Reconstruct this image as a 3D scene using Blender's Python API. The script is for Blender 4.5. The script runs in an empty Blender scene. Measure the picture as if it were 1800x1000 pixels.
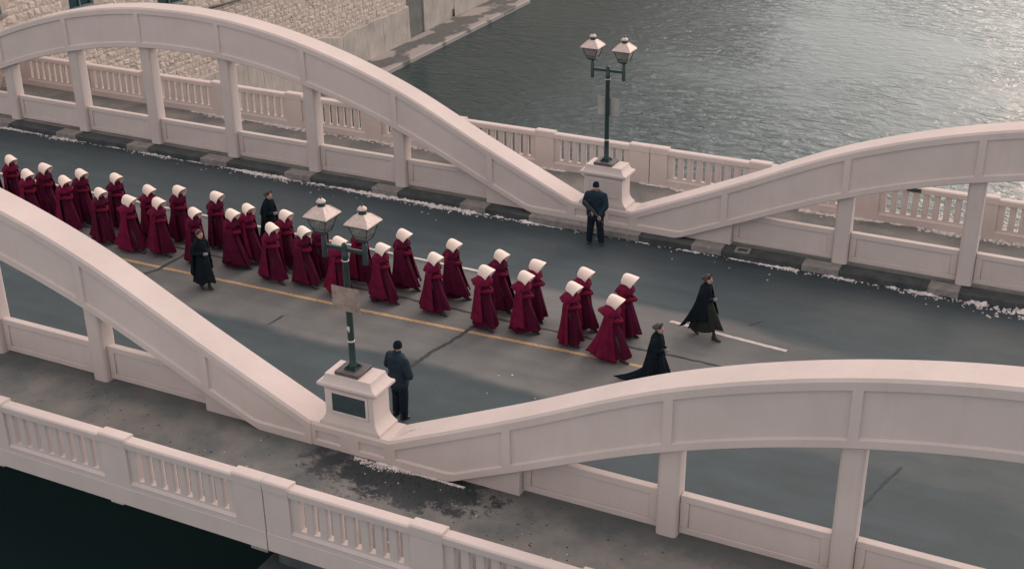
import bpy, math, random
from mathutils import Vector, Matrix, noise
R = math.radians
PI = math.pi
random.seed(7)
SC = bpy.context.scene
COL = SC.collection

# ------------------------------------------------------------------ camera
cam_d = bpy.data.cameras.new("camera")
cam = bpy.data.objects.new("camera", cam_d)
COL.objects.link(cam)
CAM = Vector((12.7758, -18.5344, 14.3214))
yaw, pitch, roll = R(-26.587), R(25.518), R(-0.734)
fwd = Vector((math.sin(yaw)*math.cos(pitch), math.cos(yaw)*math.cos(pitch), -math.sin(pitch)))
rgt = Vector((math.cos(yaw), -math.sin(yaw), 0))
upv = rgt.cross(fwd)
r2 = rgt*math.cos(roll) + upv*math.sin(roll)
u2 = -rgt*math.sin(roll) + upv*math.cos(roll)
M = Matrix((r2, u2, -fwd)).transposed().to_4x4()
M.translation = CAM
cam.matrix_world = M
cam_d.sensor_width = 36
cam_d.lens = 45.99
cam_d.clip_end = 3000
SC.camera = cam

# ------------------------------------------------------------------ light
SUN_EL, SUN_AZ = 25.0, 14.0          # azimuth from +Y towards +X
w = bpy.data.worlds.new("World"); SC.world = w; w.use_nodes = True
nt = w.node_tree; nt.nodes.clear()
sky = nt.nodes.new("ShaderNodeTexSky"); sky.sky_type = 'NISHITA'
sky.sun_disc = False
sky.sun_elevation = R(SUN_EL); sky.sun_rotation = R(SUN_AZ)
sky.air_density = 1.0; sky.dust_density = 6.0; sky.ozone_density = 1.5
hs = nt.nodes.new("ShaderNodeHueSaturation"); hs.inputs["Saturation"].default_value = 0.42
tint = nt.nodes.new("ShaderNodeMix"); tint.data_type = 'RGBA'; tint.blend_type = 'MULTIPLY'
tint.inputs[0].default_value = 1.0; tint.inputs[7].default_value = (1.0, 0.97, 0.95, 1)
bg = nt.nodes.new("ShaderNodeBackground"); bg.inputs[1].default_value = 0.15
wo = nt.nodes.new("ShaderNodeOutputWorld")
nt.links.new(sky.outputs[0], hs.inputs["Color"]); nt.links.new(hs.outputs[0], tint.inputs[6])
# even overcast layer veiling most of the clear sky
cl = nt.nodes.new("ShaderNodeMix"); cl.data_type = 'RGBA'; cl.inputs[0].default_value = 0.60
# unseen sky graded rosy overhead, cool at the horizon, to warm upward faces
wtc = nt.nodes.new("ShaderNodeTexCoord"); wsx = nt.nodes.new("ShaderNodeSeparateXYZ"); nt.links.new(wtc.outputs["Generated"], wsx.inputs[0])
wmr = nt.nodes.new("ShaderNodeMapRange"); wmr.interpolation_type = 'SMOOTHSTEP'; wmr.inputs[1].default_value = 0.15; wmr.inputs[2].default_value = 0.9
nt.links.new(wsx.outputs[2], wmr.inputs[0])
wcc = nt.nodes.new("ShaderNodeMix"); wcc.data_type = 'RGBA'; wcc.inputs[6].default_value = (6.55, 6.85, 6.95, 1); wcc.inputs[7].default_value = (7.9, 6.3, 5.75, 1)
nt.links.new(wmr.outputs[0], wcc.inputs[0]); nt.links.new(wcc.outputs[2], cl.inputs[7])
nt.links.new(tint.outputs[2], cl.inputs[6]); nt.links.new(cl.outputs[2], bg.inputs[0]); nt.links.new(bg.outputs[0], wo.inputs[0])

sd = bpy.data.lights.new("sun", 'SUN'); sun = bpy.data.objects.new("sun", sd); COL.objects.link(sun)
sd.energy = 1.1; sd.angle = R(34); sd.color = (1.0, 0.68, 0.55)
dirv = Vector((math.sin(R(SUN_AZ))*math.cos(R(SUN_EL)), math.cos(R(SUN_AZ))*math.cos(R(SUN_EL)), math.sin(R(SUN_EL))))
sun.rotation_euler = dirv.to_track_quat('Z', 'Y').to_euler()
sun.location = (20, 30, 40)
vs = SC.view_settings
vs.view_transform = 'Standard'; vs.look = 'None'; vs.gamma = 1; vs.exposure = 0.29; vs.use_curve_mapping = False
SC.render.film_transparent = False

# ------------------------------------------------------------------ constants (metres)
ZW = 0.12          # walkway top
ZR = -0.08         # road surface
ZWATER = -5.5
NY, FY = 0.07, 12.96      # centre lines of the two rows of arches
MID = (NY+FY)/2
D0, SP = 3.4756, 3.1      # pedestal -> first stub, post spacing
SPAN = 2*D0 + 7*SP        # 28.65

# ------------------------------------------------------------------ materials
def mat(name, col, rough=0.8, var=0.0, scale=3.0, bump=0.0, bscale=60.0, metal=0.0, spec=0.5, col2=None, detail=6, streak=0.0):
    m = bpy.data.materials.new(name); m.use_nodes = True
    n = m.node_tree; b = n.nodes["Principled BSDF"]
    b.inputs["Roughness"].default_value = rough
    b.inputs["Metallic"].default_value = metal
    b.inputs["Specular IOR Level"].default_value = spec
    c = (*col, 1)
    b.inputs["Base Color"].default_value = c
    tc = n.nodes.new("ShaderNodeTexCoord")
    if var > 0 or col2:
        nz = n.nodes.new("ShaderNodeTexNoise"); nz.inputs["Scale"].default_value = scale; nz.inputs["Detail"].default_value = detail
        nz.inputs["Roughness"].default_value = 0.62
        n.links.new(tc.outputs["Object"], nz.inputs["Vector"])
        rp = n.nodes.new("ShaderNodeValToRGB")
        rp.color_ramp.elements[0].position = 0.32; rp.color_ramp.elements[1].position = 0.68
        d = col2 if col2 else tuple(x*(1-var) for x in col)
        rp.color_ramp.elements[0].color = (*d, 1); rp.color_ramp.elements[1].color = (*[min(1, x*(1+var*0.35)) for x in col], 1)
        n.links.new(nz.outputs[0], rp.inputs[0])
        out = rp.outputs[0]
        if streak > 0:       # vertical run-off stains
            mp = n.nodes.new("ShaderNodeMapping"); mp.inputs["Scale"].default_value = (3.5, 3.5, 0.35)
            n.links.new(tc.outputs["Object"], mp.inputs[0])
            n2 = n.nodes.new("ShaderNodeTexNoise"); n2.inputs["Scale"].default_value = 2.2; n2.inputs["Detail"].default_value = 5
            n.links.new(mp.outputs[0], n2.inputs["Vector"])
            r3 = n.nodes.new("ShaderNodeValToRGB"); r3.color_ramp.elements[0].position = 0.52; r3.color_ramp.elements[1].position = 0.75
            r3.color_ramp.elements[0].color = (1, 1, 1, 1); k = 1-streak; r3.color_ramp.elements[1].color = (k, k*0.98, k*0.95, 1)
            n.links.new(n2.outputs[0], r3.inputs[0])
            mx = n.nodes.new("ShaderNodeMix"); mx.data_type = 'RGBA'; mx.blend_type = 'MULTIPLY'; mx.inputs[0].default_value = 1
            n.links.new(out, mx.inputs[6]); n.links.new(r3.outputs[0], mx.inputs[7]); out = mx.outputs[2]
        n.links.new(out, b.inputs["Base Color"])
    if bump > 0:
        nb = n.nodes.new("ShaderNodeTexNoise"); nb.inputs["Scale"].default_value = bscale; nb.inputs["Detail"].default_value = 4
        n.links.new(tc.outputs["Object"], nb.inputs["Vector"])
        bp = n.nodes.new("ShaderNodeBump"); bp.inputs["Strength"].default_value = bump; bp.inputs["Distance"].default_value = 0.01
        n.links.new(nb.outputs[0], bp.inputs["Height"]); n.links.new(bp.outputs[0], b.inputs["Normal"])
    return m

CONC = mat("painted_concrete", (0.572, 0.506, 0.484), 0.80, 0.08, 0.7, 0.06, 25, streak=0.025, spec=0.25)
CONC2 = mat("painted_concrete_pier", (0.570, 0.500, 0.475), 0.78, 0.07, 1.2, 0.1, 30, streak=0.05, spec=0.25)
RAW = mat("raw_concrete", (0.33, 0.31, 0.29), 0.9, 0.35, 2.2, 0.5, 30, streak=0.2)
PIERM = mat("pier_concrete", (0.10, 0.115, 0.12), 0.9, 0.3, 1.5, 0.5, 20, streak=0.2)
KERBD = mat("kerb_dark", (0.062, 0.072, 0.076), 0.9, 0.45, 2.5, 0.5, 60)
KERBL = mat("kerb_pale", (0.25, 0.238, 0.228), 0.9, 0.3, 6.0, 0.5, 60)
SNOW = mat("snow", (0.70, 0.66, 0.65), 0.7, 0.45, 6.0, 0.6, 40)
IRON = mat("green_iron", (0.014, 0.042, 0.042), 0.4, 0.3, 14.0, 0.1, 90, spec=0.5)
ROOFM = mat("lantern_roof", (0.60, 0.49, 0.45), 0.55, 0.2, 14.0, 0.1, 60)
PLATE = mat("base_plate", (0.085, 0.075, 0.078), 0.55, 0.4, 12.0, 0.3, 60)
PLAQ = mat("plaque", (0.028, 0.052, 0.06), 0.45, 0.3, 5.0, 0.4, 50)
WHITEP = mat("white_paint", (0.62, 0.56, 0.54), 0.75, 0.25, 20.0, 0.2, 80)
YELP = mat("yellow_paint", (0.52, 0.35, 0.19), 0.8, 0.35, 14.0, 0.2, 80)
CRACK = mat("tar_seam", (0.042, 0.047, 0.051), 0.8, 0.3, 5.0, 0.2, 80)
SIGNT = mat("sign_back_tan", (0.34, 0.27, 0.235), 0.6, 0.4, 5.0, 0.1, 30, streak=0.35)
SIGNG = mat("sign_back_grey", (0.36, 0.35, 0.34), 0.6, 0.2, 5.0, 0.1, 30)
LINEN = mat("white_linen", (0.86, 0.73, 0.655), 0.85, 0.05, 20.0, 0.2, 120, spec=0.2)
SKIN = mat("skin", (0.42, 0.25, 0.19), 0.6, 0.08, 20.0)
LIP = mat("lips", (0.30, 0.10, 0.09), 0.6)
EYE = mat("eye", (0.03, 0.025, 0.02), 0.3)
HAIR = mat("brown_hair", (0.055, 0.042, 0.036), 0.6, 0.4, 30.0, 0.6, 150)
HAIRG = mat("ash_hair", (0.075, 0.062, 0.055), 0.6, 0.4, 30.0, 0.6, 150)
STOCK = mat("dark_stocking", (0.035, 0.030, 0.030), 0.9, 0.1, 20)
LEATHER = mat("boot_leather", (0.022, 0.022, 0.024), 0.5, 0.2, 20)
GUN = mat("gun_metal", (0.07, 0.075, 0.08), 0.40, 0.2, 20, metal=0.4)
WOOLB = mat("black_wool", (0.0085, 0.014, 0.021), 0.95, 0.35, 7.0, 0.5, 160, spec=0.1)
OLIVE = mat("olive_skirt", (0.026, 0.031, 0.027), 0.95, 0.3, 7.0, 0.5, 120, spec=0.1)
NAVY = mat("navy_jacket", (0.010, 0.024, 0.040), 0.8, 0.35, 7.0, 0.4, 120, spec=0.25)
NAVYT = mat("navy_trousers", (0.008, 0.016, 0.028), 0.85, 0.3, 7.0, 0.4, 120, spec=0.2)
KNIT = mat("knit_beanie", (0.007, 0.014, 0.024), 0.95, 0.3, 20.0, 0.8, 180, spec=0.1)
GLOVE = mat("grey_glove", (0.16, 0.17, 0.18), 0.8, 0.2, 20)
REDS = [mat("red_wool", (0.124, 0.0085, 0.036), 0.95, 0.35, 5.0, 0.5, 160, spec=0.12),
        mat("red_wool_dark", (0.084, 0.0075, 0.030), 0.95, 0.35, 5.0, 0.5, 160, spec=0.12),
        mat("red_wool_bright", (0.150, 0.0095, 0.041), 0.95, 0.35, 5.0, 0.5, 160, spec=0.12)]
REDDRESS = mat("red_dress", (0.070, 0.0070, 0.027), 0.95, 0.3, 5.0, 0.4, 160, spec=0.1)
REDSLEEVE = mat("red_sleeve", (0.140, 0.009, 0.033), 0.95, 0.2, 5.0, 0.4, 160, spec=0.1)
WINM = mat("window_frame_teal", (0.12, 0.20, 0.19), 0.6, 0.2, 6)
PANEM = mat("window_pane", (0.008, 0.030, 0.036), 0.12, 0.3, 2.0, spec=0.6)
PIPEM = mat("pipe_grey", (0.10, 0.09, 0.085), 0.7, 0.3, 5)
GRIT = mat("leaf_litter", (0.020, 0.022, 0.026), 0.9, 0.5, 20)

def glass():
    m = bpy.data.materials.new("lantern_glass"); m.use_nodes = True
    n = m.node_tree; b = n.nodes["Principled BSDF"]
    tr = n.nodes.new("ShaderNodeBsdfTransparent"); tr.inputs[0].default_value = (0.88, 0.9, 0.9, 1)
    b.inputs["Base Color"].default_value = (0.34, 0.33, 0.32, 1); b.inputs["Roughness"].default_value = 0.15
    mx = n.nodes.new("ShaderNodeMixShader"); mx.inputs[0].default_value = 0.45
    n.links.new(tr.outputs[0], mx.inputs[1]); n.links.new(b.outputs[0], mx.inputs[2])
    n.links.new(mx.outputs[0], n.nodes["Material Output"].inputs[0])
    return m
GLASS = glass()

def asphalt():
    m = bpy.data.materials.new("asphalt"); m.use_nodes = True
    n = m.node_tree; N = n.nodes.new; L = n.links.new; b = n.nodes["Principled BSDF"]
    b.inputs["Roughness"].default_value = 0.72; b.inputs["Specular IOR Level"].default_value = 0.35
    tc = N("ShaderNodeTexCoord"); sx = N("ShaderNodeSeparateXYZ"); L(tc.outputs["Object"], sx.inputs[0])
    nz = N("ShaderNodeTexNoise"); nz.inputs["Scale"].default_value = 0.28; nz.inputs["Detail"].default_value = 4
    mp = N("ShaderNodeMapping"); mp.inputs["Scale"].default_value = (0.6, 1, 1); L(tc.outputs["Object"], mp.inputs[0]); L(mp.outputs[0], nz.inputs[0])
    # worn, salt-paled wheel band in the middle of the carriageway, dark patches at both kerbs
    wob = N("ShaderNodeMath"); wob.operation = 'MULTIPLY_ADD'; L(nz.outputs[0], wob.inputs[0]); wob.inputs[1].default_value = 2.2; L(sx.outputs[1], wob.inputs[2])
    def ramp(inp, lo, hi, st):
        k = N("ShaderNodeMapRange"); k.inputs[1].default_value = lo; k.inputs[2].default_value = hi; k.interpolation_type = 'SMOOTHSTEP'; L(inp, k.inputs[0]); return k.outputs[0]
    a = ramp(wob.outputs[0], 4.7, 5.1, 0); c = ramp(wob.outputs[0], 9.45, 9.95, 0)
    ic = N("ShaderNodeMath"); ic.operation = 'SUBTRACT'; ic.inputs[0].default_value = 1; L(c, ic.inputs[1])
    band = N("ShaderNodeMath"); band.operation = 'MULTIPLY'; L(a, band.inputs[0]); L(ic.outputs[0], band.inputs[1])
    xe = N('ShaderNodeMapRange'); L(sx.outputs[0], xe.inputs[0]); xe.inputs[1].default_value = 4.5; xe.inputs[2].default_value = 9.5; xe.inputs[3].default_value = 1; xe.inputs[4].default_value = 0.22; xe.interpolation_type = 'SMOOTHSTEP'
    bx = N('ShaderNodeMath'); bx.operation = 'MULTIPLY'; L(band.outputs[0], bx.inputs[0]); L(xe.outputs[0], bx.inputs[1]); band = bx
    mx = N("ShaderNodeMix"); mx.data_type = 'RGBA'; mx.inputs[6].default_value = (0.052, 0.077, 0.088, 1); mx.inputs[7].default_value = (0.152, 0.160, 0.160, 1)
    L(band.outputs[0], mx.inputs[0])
    # far-arch shade painted into the asphalt, darker and smoother towards the gutter
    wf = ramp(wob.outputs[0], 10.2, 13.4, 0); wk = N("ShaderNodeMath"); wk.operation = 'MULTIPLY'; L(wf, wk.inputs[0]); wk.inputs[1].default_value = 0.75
    arch_shade = N("ShaderNodeMix"); arch_shade.data_type = 'RGBA'; L(wk.outputs[0], arch_shade.inputs[0]); L(mx.outputs[2], arch_shade.inputs[6]); arch_shade.inputs[7].default_value = (0.026, 0.042, 0.052, 1)
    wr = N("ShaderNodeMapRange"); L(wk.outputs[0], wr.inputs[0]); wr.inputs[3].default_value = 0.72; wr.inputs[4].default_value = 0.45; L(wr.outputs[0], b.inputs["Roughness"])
    # mottling
    n2 = N("ShaderNodeTexNoise"); n2.inputs["Scale"].default_value = 1.1; n2.inputs["Detail"].default_value = 9; n2.inputs["Roughness"].default_value = 0.7; L(mp.outputs[0], n2.inputs[0])
    r2_ = N("ShaderNodeMapRange"); L(n2.outputs[0], r2_.inputs[0]); r2_.inputs[1].default_value = 0.3; r2_.inputs[2].default_value = 0.7; r2_.inputs[3].default_value = 0.80; r2_.inputs[4].default_value = 1.14
    m2 = N("ShaderNodeMix"); m2.data_type = 'RGBA'; m2.blend_type = 'MULTIPLY'; m2.inputs[0].default_value = 1; L(arch_shade.outputs[2], m2.inputs[6]); L(r2_.outputs[0], m2.inputs[7])
    # long tyre-track streaks
    mp3 = N("ShaderNodeMapping"); mp3.inputs["Scale"].default_value = (0.07, 1.7, 1); L(tc.outputs["Object"], mp3.inputs[0])
    n3 = N("ShaderNodeTexNoise"); n3.inputs["Scale"].default_value = 1.4; n3.inputs["Detail"].default_value = 5; L(mp3.outputs[0], n3.inputs[0])
    r3 = N("ShaderNodeMapRange"); L(n3.outputs[0], r3.inputs[0]); r3.inputs[1].default_value = 0.35; r3.inputs[2].default_value = 0.65; r3.inputs[3].default_value = 0.92; r3.inputs[4].default_value = 1.05
    m3 = N("ShaderNodeMix"); m3.data_type = 'RGBA'; m3.blend_type = 'MULTIPLY'; m3.inputs[0].default_value = 1; L(m2.outputs[2], m3.inputs[6]); L(r3.outputs[0], m3.inputs[7])
    # fine aggregate speckle
    n4 = N("ShaderNodeTexNoise"); n4.inputs["Scale"].default_value = 38; n4.inputs["Detail"].default_value = 4; n4.inputs["Roughness"].default_value = 0.8; L(tc.outputs["Object"], n4.inputs[0])
    r4 = N("ShaderNodeMapRange"); L(n4.outputs[0], r4.inputs[0]); r4.inputs[1].default_value = 0.3; r4.inputs[2].default_value = 0.7; r4.inputs[3].default_value = 0.85; r4.inputs[4].default_value = 1.15
    m4 = N("ShaderNodeMix"); m4.data_type = 'RGBA'; m4.blend_type = 'MULTIPLY'; m4.inputs[0].default_value = 1; L(m3.outputs[2], m4.inputs[6]); L(r4.outputs[0], m4.inputs[7])
    L(m4.outputs[2], b.inputs["Base Color"])
    bp = N("ShaderNodeBump"); bp.inputs["Strength"].default_value = 0.35; bp.inputs["Distance"].default_value = 0.008; L(n4.outputs[0], bp.inputs["Height"]); L(bp.outputs[0], b.inputs["Normal"])
    return m
ASPH = asphalt()

def walk_mat():
    m = bpy.data.materials.new("walkway_surface"); m.use_nodes = True
    n = m.node_tree; N = n.nodes.new; L = n.links.new; b = n.nodes["Principled BSDF"]
    tc = N("ShaderNodeTexCoord"); sx = N("ShaderNodeSeparateXYZ"); L(tc.outputs["Object"], sx.inputs[0])
    n1 = N("ShaderNodeTexNoise"); n1.inputs["Scale"].default_value = 0.9; n1.inputs["Detail"].default_value = 8; n1.inputs["Roughness"].default_value = 0.65; L(tc.outputs["Object"], n1.inputs[0])
    rp = N("ShaderNodeValToRGB"); e = rp.color_ramp.elements; e[0].position = 0.36; e[0].color = (0.120, 0.138, 0.141, 1); e[1].position = 0.62; e[1].color = (0.225, 0.218, 0.203, 1)
    L(n1.outputs[0], rp.inputs[0])
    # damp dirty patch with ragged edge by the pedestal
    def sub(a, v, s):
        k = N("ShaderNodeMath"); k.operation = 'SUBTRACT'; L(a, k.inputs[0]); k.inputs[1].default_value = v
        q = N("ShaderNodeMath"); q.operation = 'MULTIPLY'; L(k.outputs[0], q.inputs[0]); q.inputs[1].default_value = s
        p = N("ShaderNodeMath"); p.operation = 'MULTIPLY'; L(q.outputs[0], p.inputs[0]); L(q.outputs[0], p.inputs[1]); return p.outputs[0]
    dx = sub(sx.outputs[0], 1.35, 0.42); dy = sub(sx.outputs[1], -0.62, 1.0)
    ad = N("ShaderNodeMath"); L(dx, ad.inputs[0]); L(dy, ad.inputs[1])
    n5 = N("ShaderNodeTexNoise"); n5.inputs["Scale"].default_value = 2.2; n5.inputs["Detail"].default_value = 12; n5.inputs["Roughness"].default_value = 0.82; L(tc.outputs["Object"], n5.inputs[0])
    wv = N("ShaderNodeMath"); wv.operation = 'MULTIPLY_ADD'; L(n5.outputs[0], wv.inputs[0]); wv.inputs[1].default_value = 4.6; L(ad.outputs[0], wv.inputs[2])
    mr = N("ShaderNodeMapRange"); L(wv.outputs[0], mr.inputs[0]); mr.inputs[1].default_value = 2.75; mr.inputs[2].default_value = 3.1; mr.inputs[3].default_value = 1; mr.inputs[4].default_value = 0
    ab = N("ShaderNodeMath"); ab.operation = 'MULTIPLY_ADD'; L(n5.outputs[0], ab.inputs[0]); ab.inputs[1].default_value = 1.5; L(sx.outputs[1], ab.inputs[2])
    d1 = N("ShaderNodeMapRange"); L(ab.outputs[0], d1.inputs[0]); d1.inputs[1].default_value = -0.15; d1.inputs[2].default_value = 0.55; d1.inputs[4].default_value = 0.6; d1.interpolation_type = 'SMOOTHSTEP'  # shade under the near arch, painted as a darker band along its foot
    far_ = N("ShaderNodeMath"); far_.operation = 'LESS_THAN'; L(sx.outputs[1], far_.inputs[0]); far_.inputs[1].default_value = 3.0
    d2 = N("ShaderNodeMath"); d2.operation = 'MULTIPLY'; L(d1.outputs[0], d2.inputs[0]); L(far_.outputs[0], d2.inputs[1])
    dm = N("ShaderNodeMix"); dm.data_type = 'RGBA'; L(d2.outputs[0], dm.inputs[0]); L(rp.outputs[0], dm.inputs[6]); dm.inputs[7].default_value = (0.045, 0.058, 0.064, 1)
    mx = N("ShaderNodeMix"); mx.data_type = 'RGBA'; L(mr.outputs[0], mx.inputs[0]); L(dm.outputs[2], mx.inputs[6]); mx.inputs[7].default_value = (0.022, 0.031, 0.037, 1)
    # dark droppings and spots
    vo = N("ShaderNodeTexVoronoi"); vo.inputs["Scale"].default_value = 3.2; vo.inputs["Randomness"].default_value = 1; L(tc.outputs["Object"], vo.inputs[0])
    vs_ = N("ShaderNodeMapRange"); L(vo.outputs[0], vs_.inputs[0]); vs_.inputs[1].default_value = 0.07; vs_.inputs[2].default_value = 0.12; vs_.inputs[3].default_value = 0.45; vs_.inputs[4].default_value = 1
    mm = N("ShaderNodeMix"); mm.data_type = 'RGBA'; mm.blend_type = 'MULTIPLY'; mm.inputs[0].default_value = 1; L(mx.outputs[2], mm.inputs[6]); L(vs_.outputs[0], mm.inputs[7])
    L(mm.outputs[2], b.inputs["Base Color"])
    rr = N("ShaderNodeMapRange"); L(mr.outputs[0], rr.inputs[0]); rr.inputs[3].default_value = 0.8; rr.inputs[4].default_value = 0.4; L(rr.outputs[0], b.inputs["Roughness"])
    n4 = N("ShaderNodeTexNoise"); n4.inputs["Scale"].default_value = 60; L(tc.outputs["Object"], n4.inputs[0])
    bp = N("ShaderNodeBump"); bp.inputs["Strength"].default_value = 0.3; bp.inputs["Distance"].default_value = 0.008; L(n4.outputs[0], bp.inputs["Height"]); L(bp.outputs[0], b.inputs["Normal"])
    return m
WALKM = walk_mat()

def water_mat():
    m = bpy.data.materials.new("river_water"); m.use_nodes = True
    n = m.node_tree; N = n.nodes.new; L = n.links.new; b = n.nodes["Principled BSDF"]
    b.inputs["Base Color"].default_value = (0.020, 0.043, 0.046, 1); b.inputs["Roughness"].default_value = 0.20; b.inputs["IOR"].default_value = 1.33
    tc = N("ShaderNodeTexCoord")
    mp = N("ShaderNodeMapping"); mp.inputs["Scale"].default_value = (1, 1.7, 1); mp.inputs["Rotation"].default_value = (0, 0, R(28)); L(tc.outputs["Object"], mp.inputs[0])
    a = N("ShaderNodeTexNoise"); a.inputs["Scale"].default_value = 1.05; a.inputs["Detail"].default_value = 4; a.inputs["Roughness"].default_value = 0.55; a.inputs["Distortion"].default_value = 0.8; L(mp.outputs[0], a.inputs[0])
    c = N("ShaderNodeTexNoise"); c.inputs["Scale"].default_value = 0.10; c.inputs["Detail"].default_value = 3; L(tc.outputs["Object"], c.inputs[0])
    cr = N("ShaderNodeMapRange"); L(c.outputs[0], cr.inputs[0]); cr.inputs[1].default_value = 0.35; cr.inputs[2].default_value = 0.62; cr.inputs[3].default_value = 0.25; cr.inputs[4].default_value = 1.0
    sw = N("ShaderNodeSeparateXYZ"); L(tc.outputs["Object"], sw.inputs[0])
    ca = N("ShaderNodeMapRange"); L(sw.outputs[1], ca.inputs[0]); ca.inputs[1].default_value = 4; ca.inputs[2].default_value = 24; ca.inputs[3].default_value = 0.12; ca.interpolation_type = 'SMOOTHSTEP'   # sheltered, calmer water below the deck
    cm = N("ShaderNodeMath"); cm.operation = 'MULTIPLY'; L(ca.outputs[0], cm.inputs[0]); L(cr.outputs[0], cm.inputs[1])
    mu = N("ShaderNodeMath"); mu.operation = 'MULTIPLY'; L(a.outputs[0], mu.inputs[0]); L(cm.outputs[0], mu.inputs[1])
    bp = N("ShaderNodeBump"); bp.inputs["Strength"].default_value = 0.55; bp.inputs["Distance"].default_value = 0.30; L(mu.outputs[0], bp.inputs["Height"]); L(bp.outputs[0], b.inputs["Normal"])
    return m
WATERM = water_mat()

def ledge_mat():
    m = mat("ledge_concrete", (0.10, 0.105, 0.105), 0.8, 0.3, 3.0, 0.4, 30)
    n = m.node_tree; N = n.nodes.new; L = n.links.new; b = n.nodes["Principled BSDF"]
    src = b.inputs["Base Color"].links[0].from_socket
    tc = N("ShaderNodeTexCoord"); mp = N("ShaderNodeMapping"); mp.inputs["Scale"].default_value = (0.55, 0.33, 1); L(tc.outputs["Object"], mp.inputs[0])
    z = N("ShaderNodeTexNoise"); z.inputs["Scale"].default_value = 1.3; z.inputs["Detail"].default_value = 4; L(mp.outputs[0], z.inputs[0])
    r = N("ShaderNodeMapRange"); L(z.outputs[0], r.inputs[0]); r.inputs[1].default_value = 0.48; r.inputs[2].default_value = 0.53
    x = N("ShaderNodeMix"); x.data_type = 'RGBA'; L(r.outputs[0], x.inputs[0]); L(src, x.inputs[6]); x.inputs[7].default_value = (0.30, 0.275, 0.265, 1)
    L(x.outputs[2], b.inputs["Base Color"])
    return m
LEDGEM = ledge_mat()

def stone_mat():
    m = bpy.data.materials.new("rubble_stone"); m.use_nodes = True
    n = m.node_tree; N = n.nodes.new; L = n.links.new; b = n.nodes["Principled BSDF"]; b.inputs["Roughness"].default_value = 0.9
    tc = N("ShaderNodeTexCoord")
    a = N("ShaderNodeTexNoise"); a.inputs["Scale"].default_value = 2.4; a.inputs["Detail"].default_value = 9; a.inputs["Roughness"].default_value = 0.72; L(tc.outputs["Object"], a.inputs[0])
    rp = N("ShaderNodeValToRGB"); e = rp.color_ramp.elements; e[0].position = 0.30; e[0].color = (0.22, 0.18, 0.155, 1); e[1].position = 0.66; e[1].color = (0.66, 0.56, 0.50, 1)
    e2 = e.new(0.47); e2.color = (0.54, 0.455, 0.40, 1)
    L(a.outputs[0], rp.inputs[0])
    L(rp.outputs[0], b.inputs["Base Color"])
    c = N("ShaderNodeTexNoise"); c.inputs["Scale"].default_value = 9; c.inputs["Detail"].default_value = 6; L(tc.outputs["Object"], c.inputs[0])
    bp = N("ShaderNodeBump"); bp.inputs["Strength"].default_value = 0.7; bp.inputs["Distance"].default_value = 0.06; L(c.outputs[0], bp.inputs["Height"]); L(bp.outputs[0], b.inputs["Normal"])
    return m
STONE = stone_mat()
MORTAR = mat("lime_mortar", (0.50, 0.425, 0.38), 0.95, 0.3, 4.0, 0.5, 20)
DAMP = mat("damp_concrete", (0.44, 0.40, 0.365), 0.9, 0.25, 0.8, 0.4, 20, streak=0.35)
STAIN_SHADE = mat("stain_shade_concrete", (0.15, 0.155, 0.15), 0.75, 0.3, 1.2, 0.4, 20, streak=0.2)  # stained tone, with the shade of the set-back corner painted in

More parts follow.
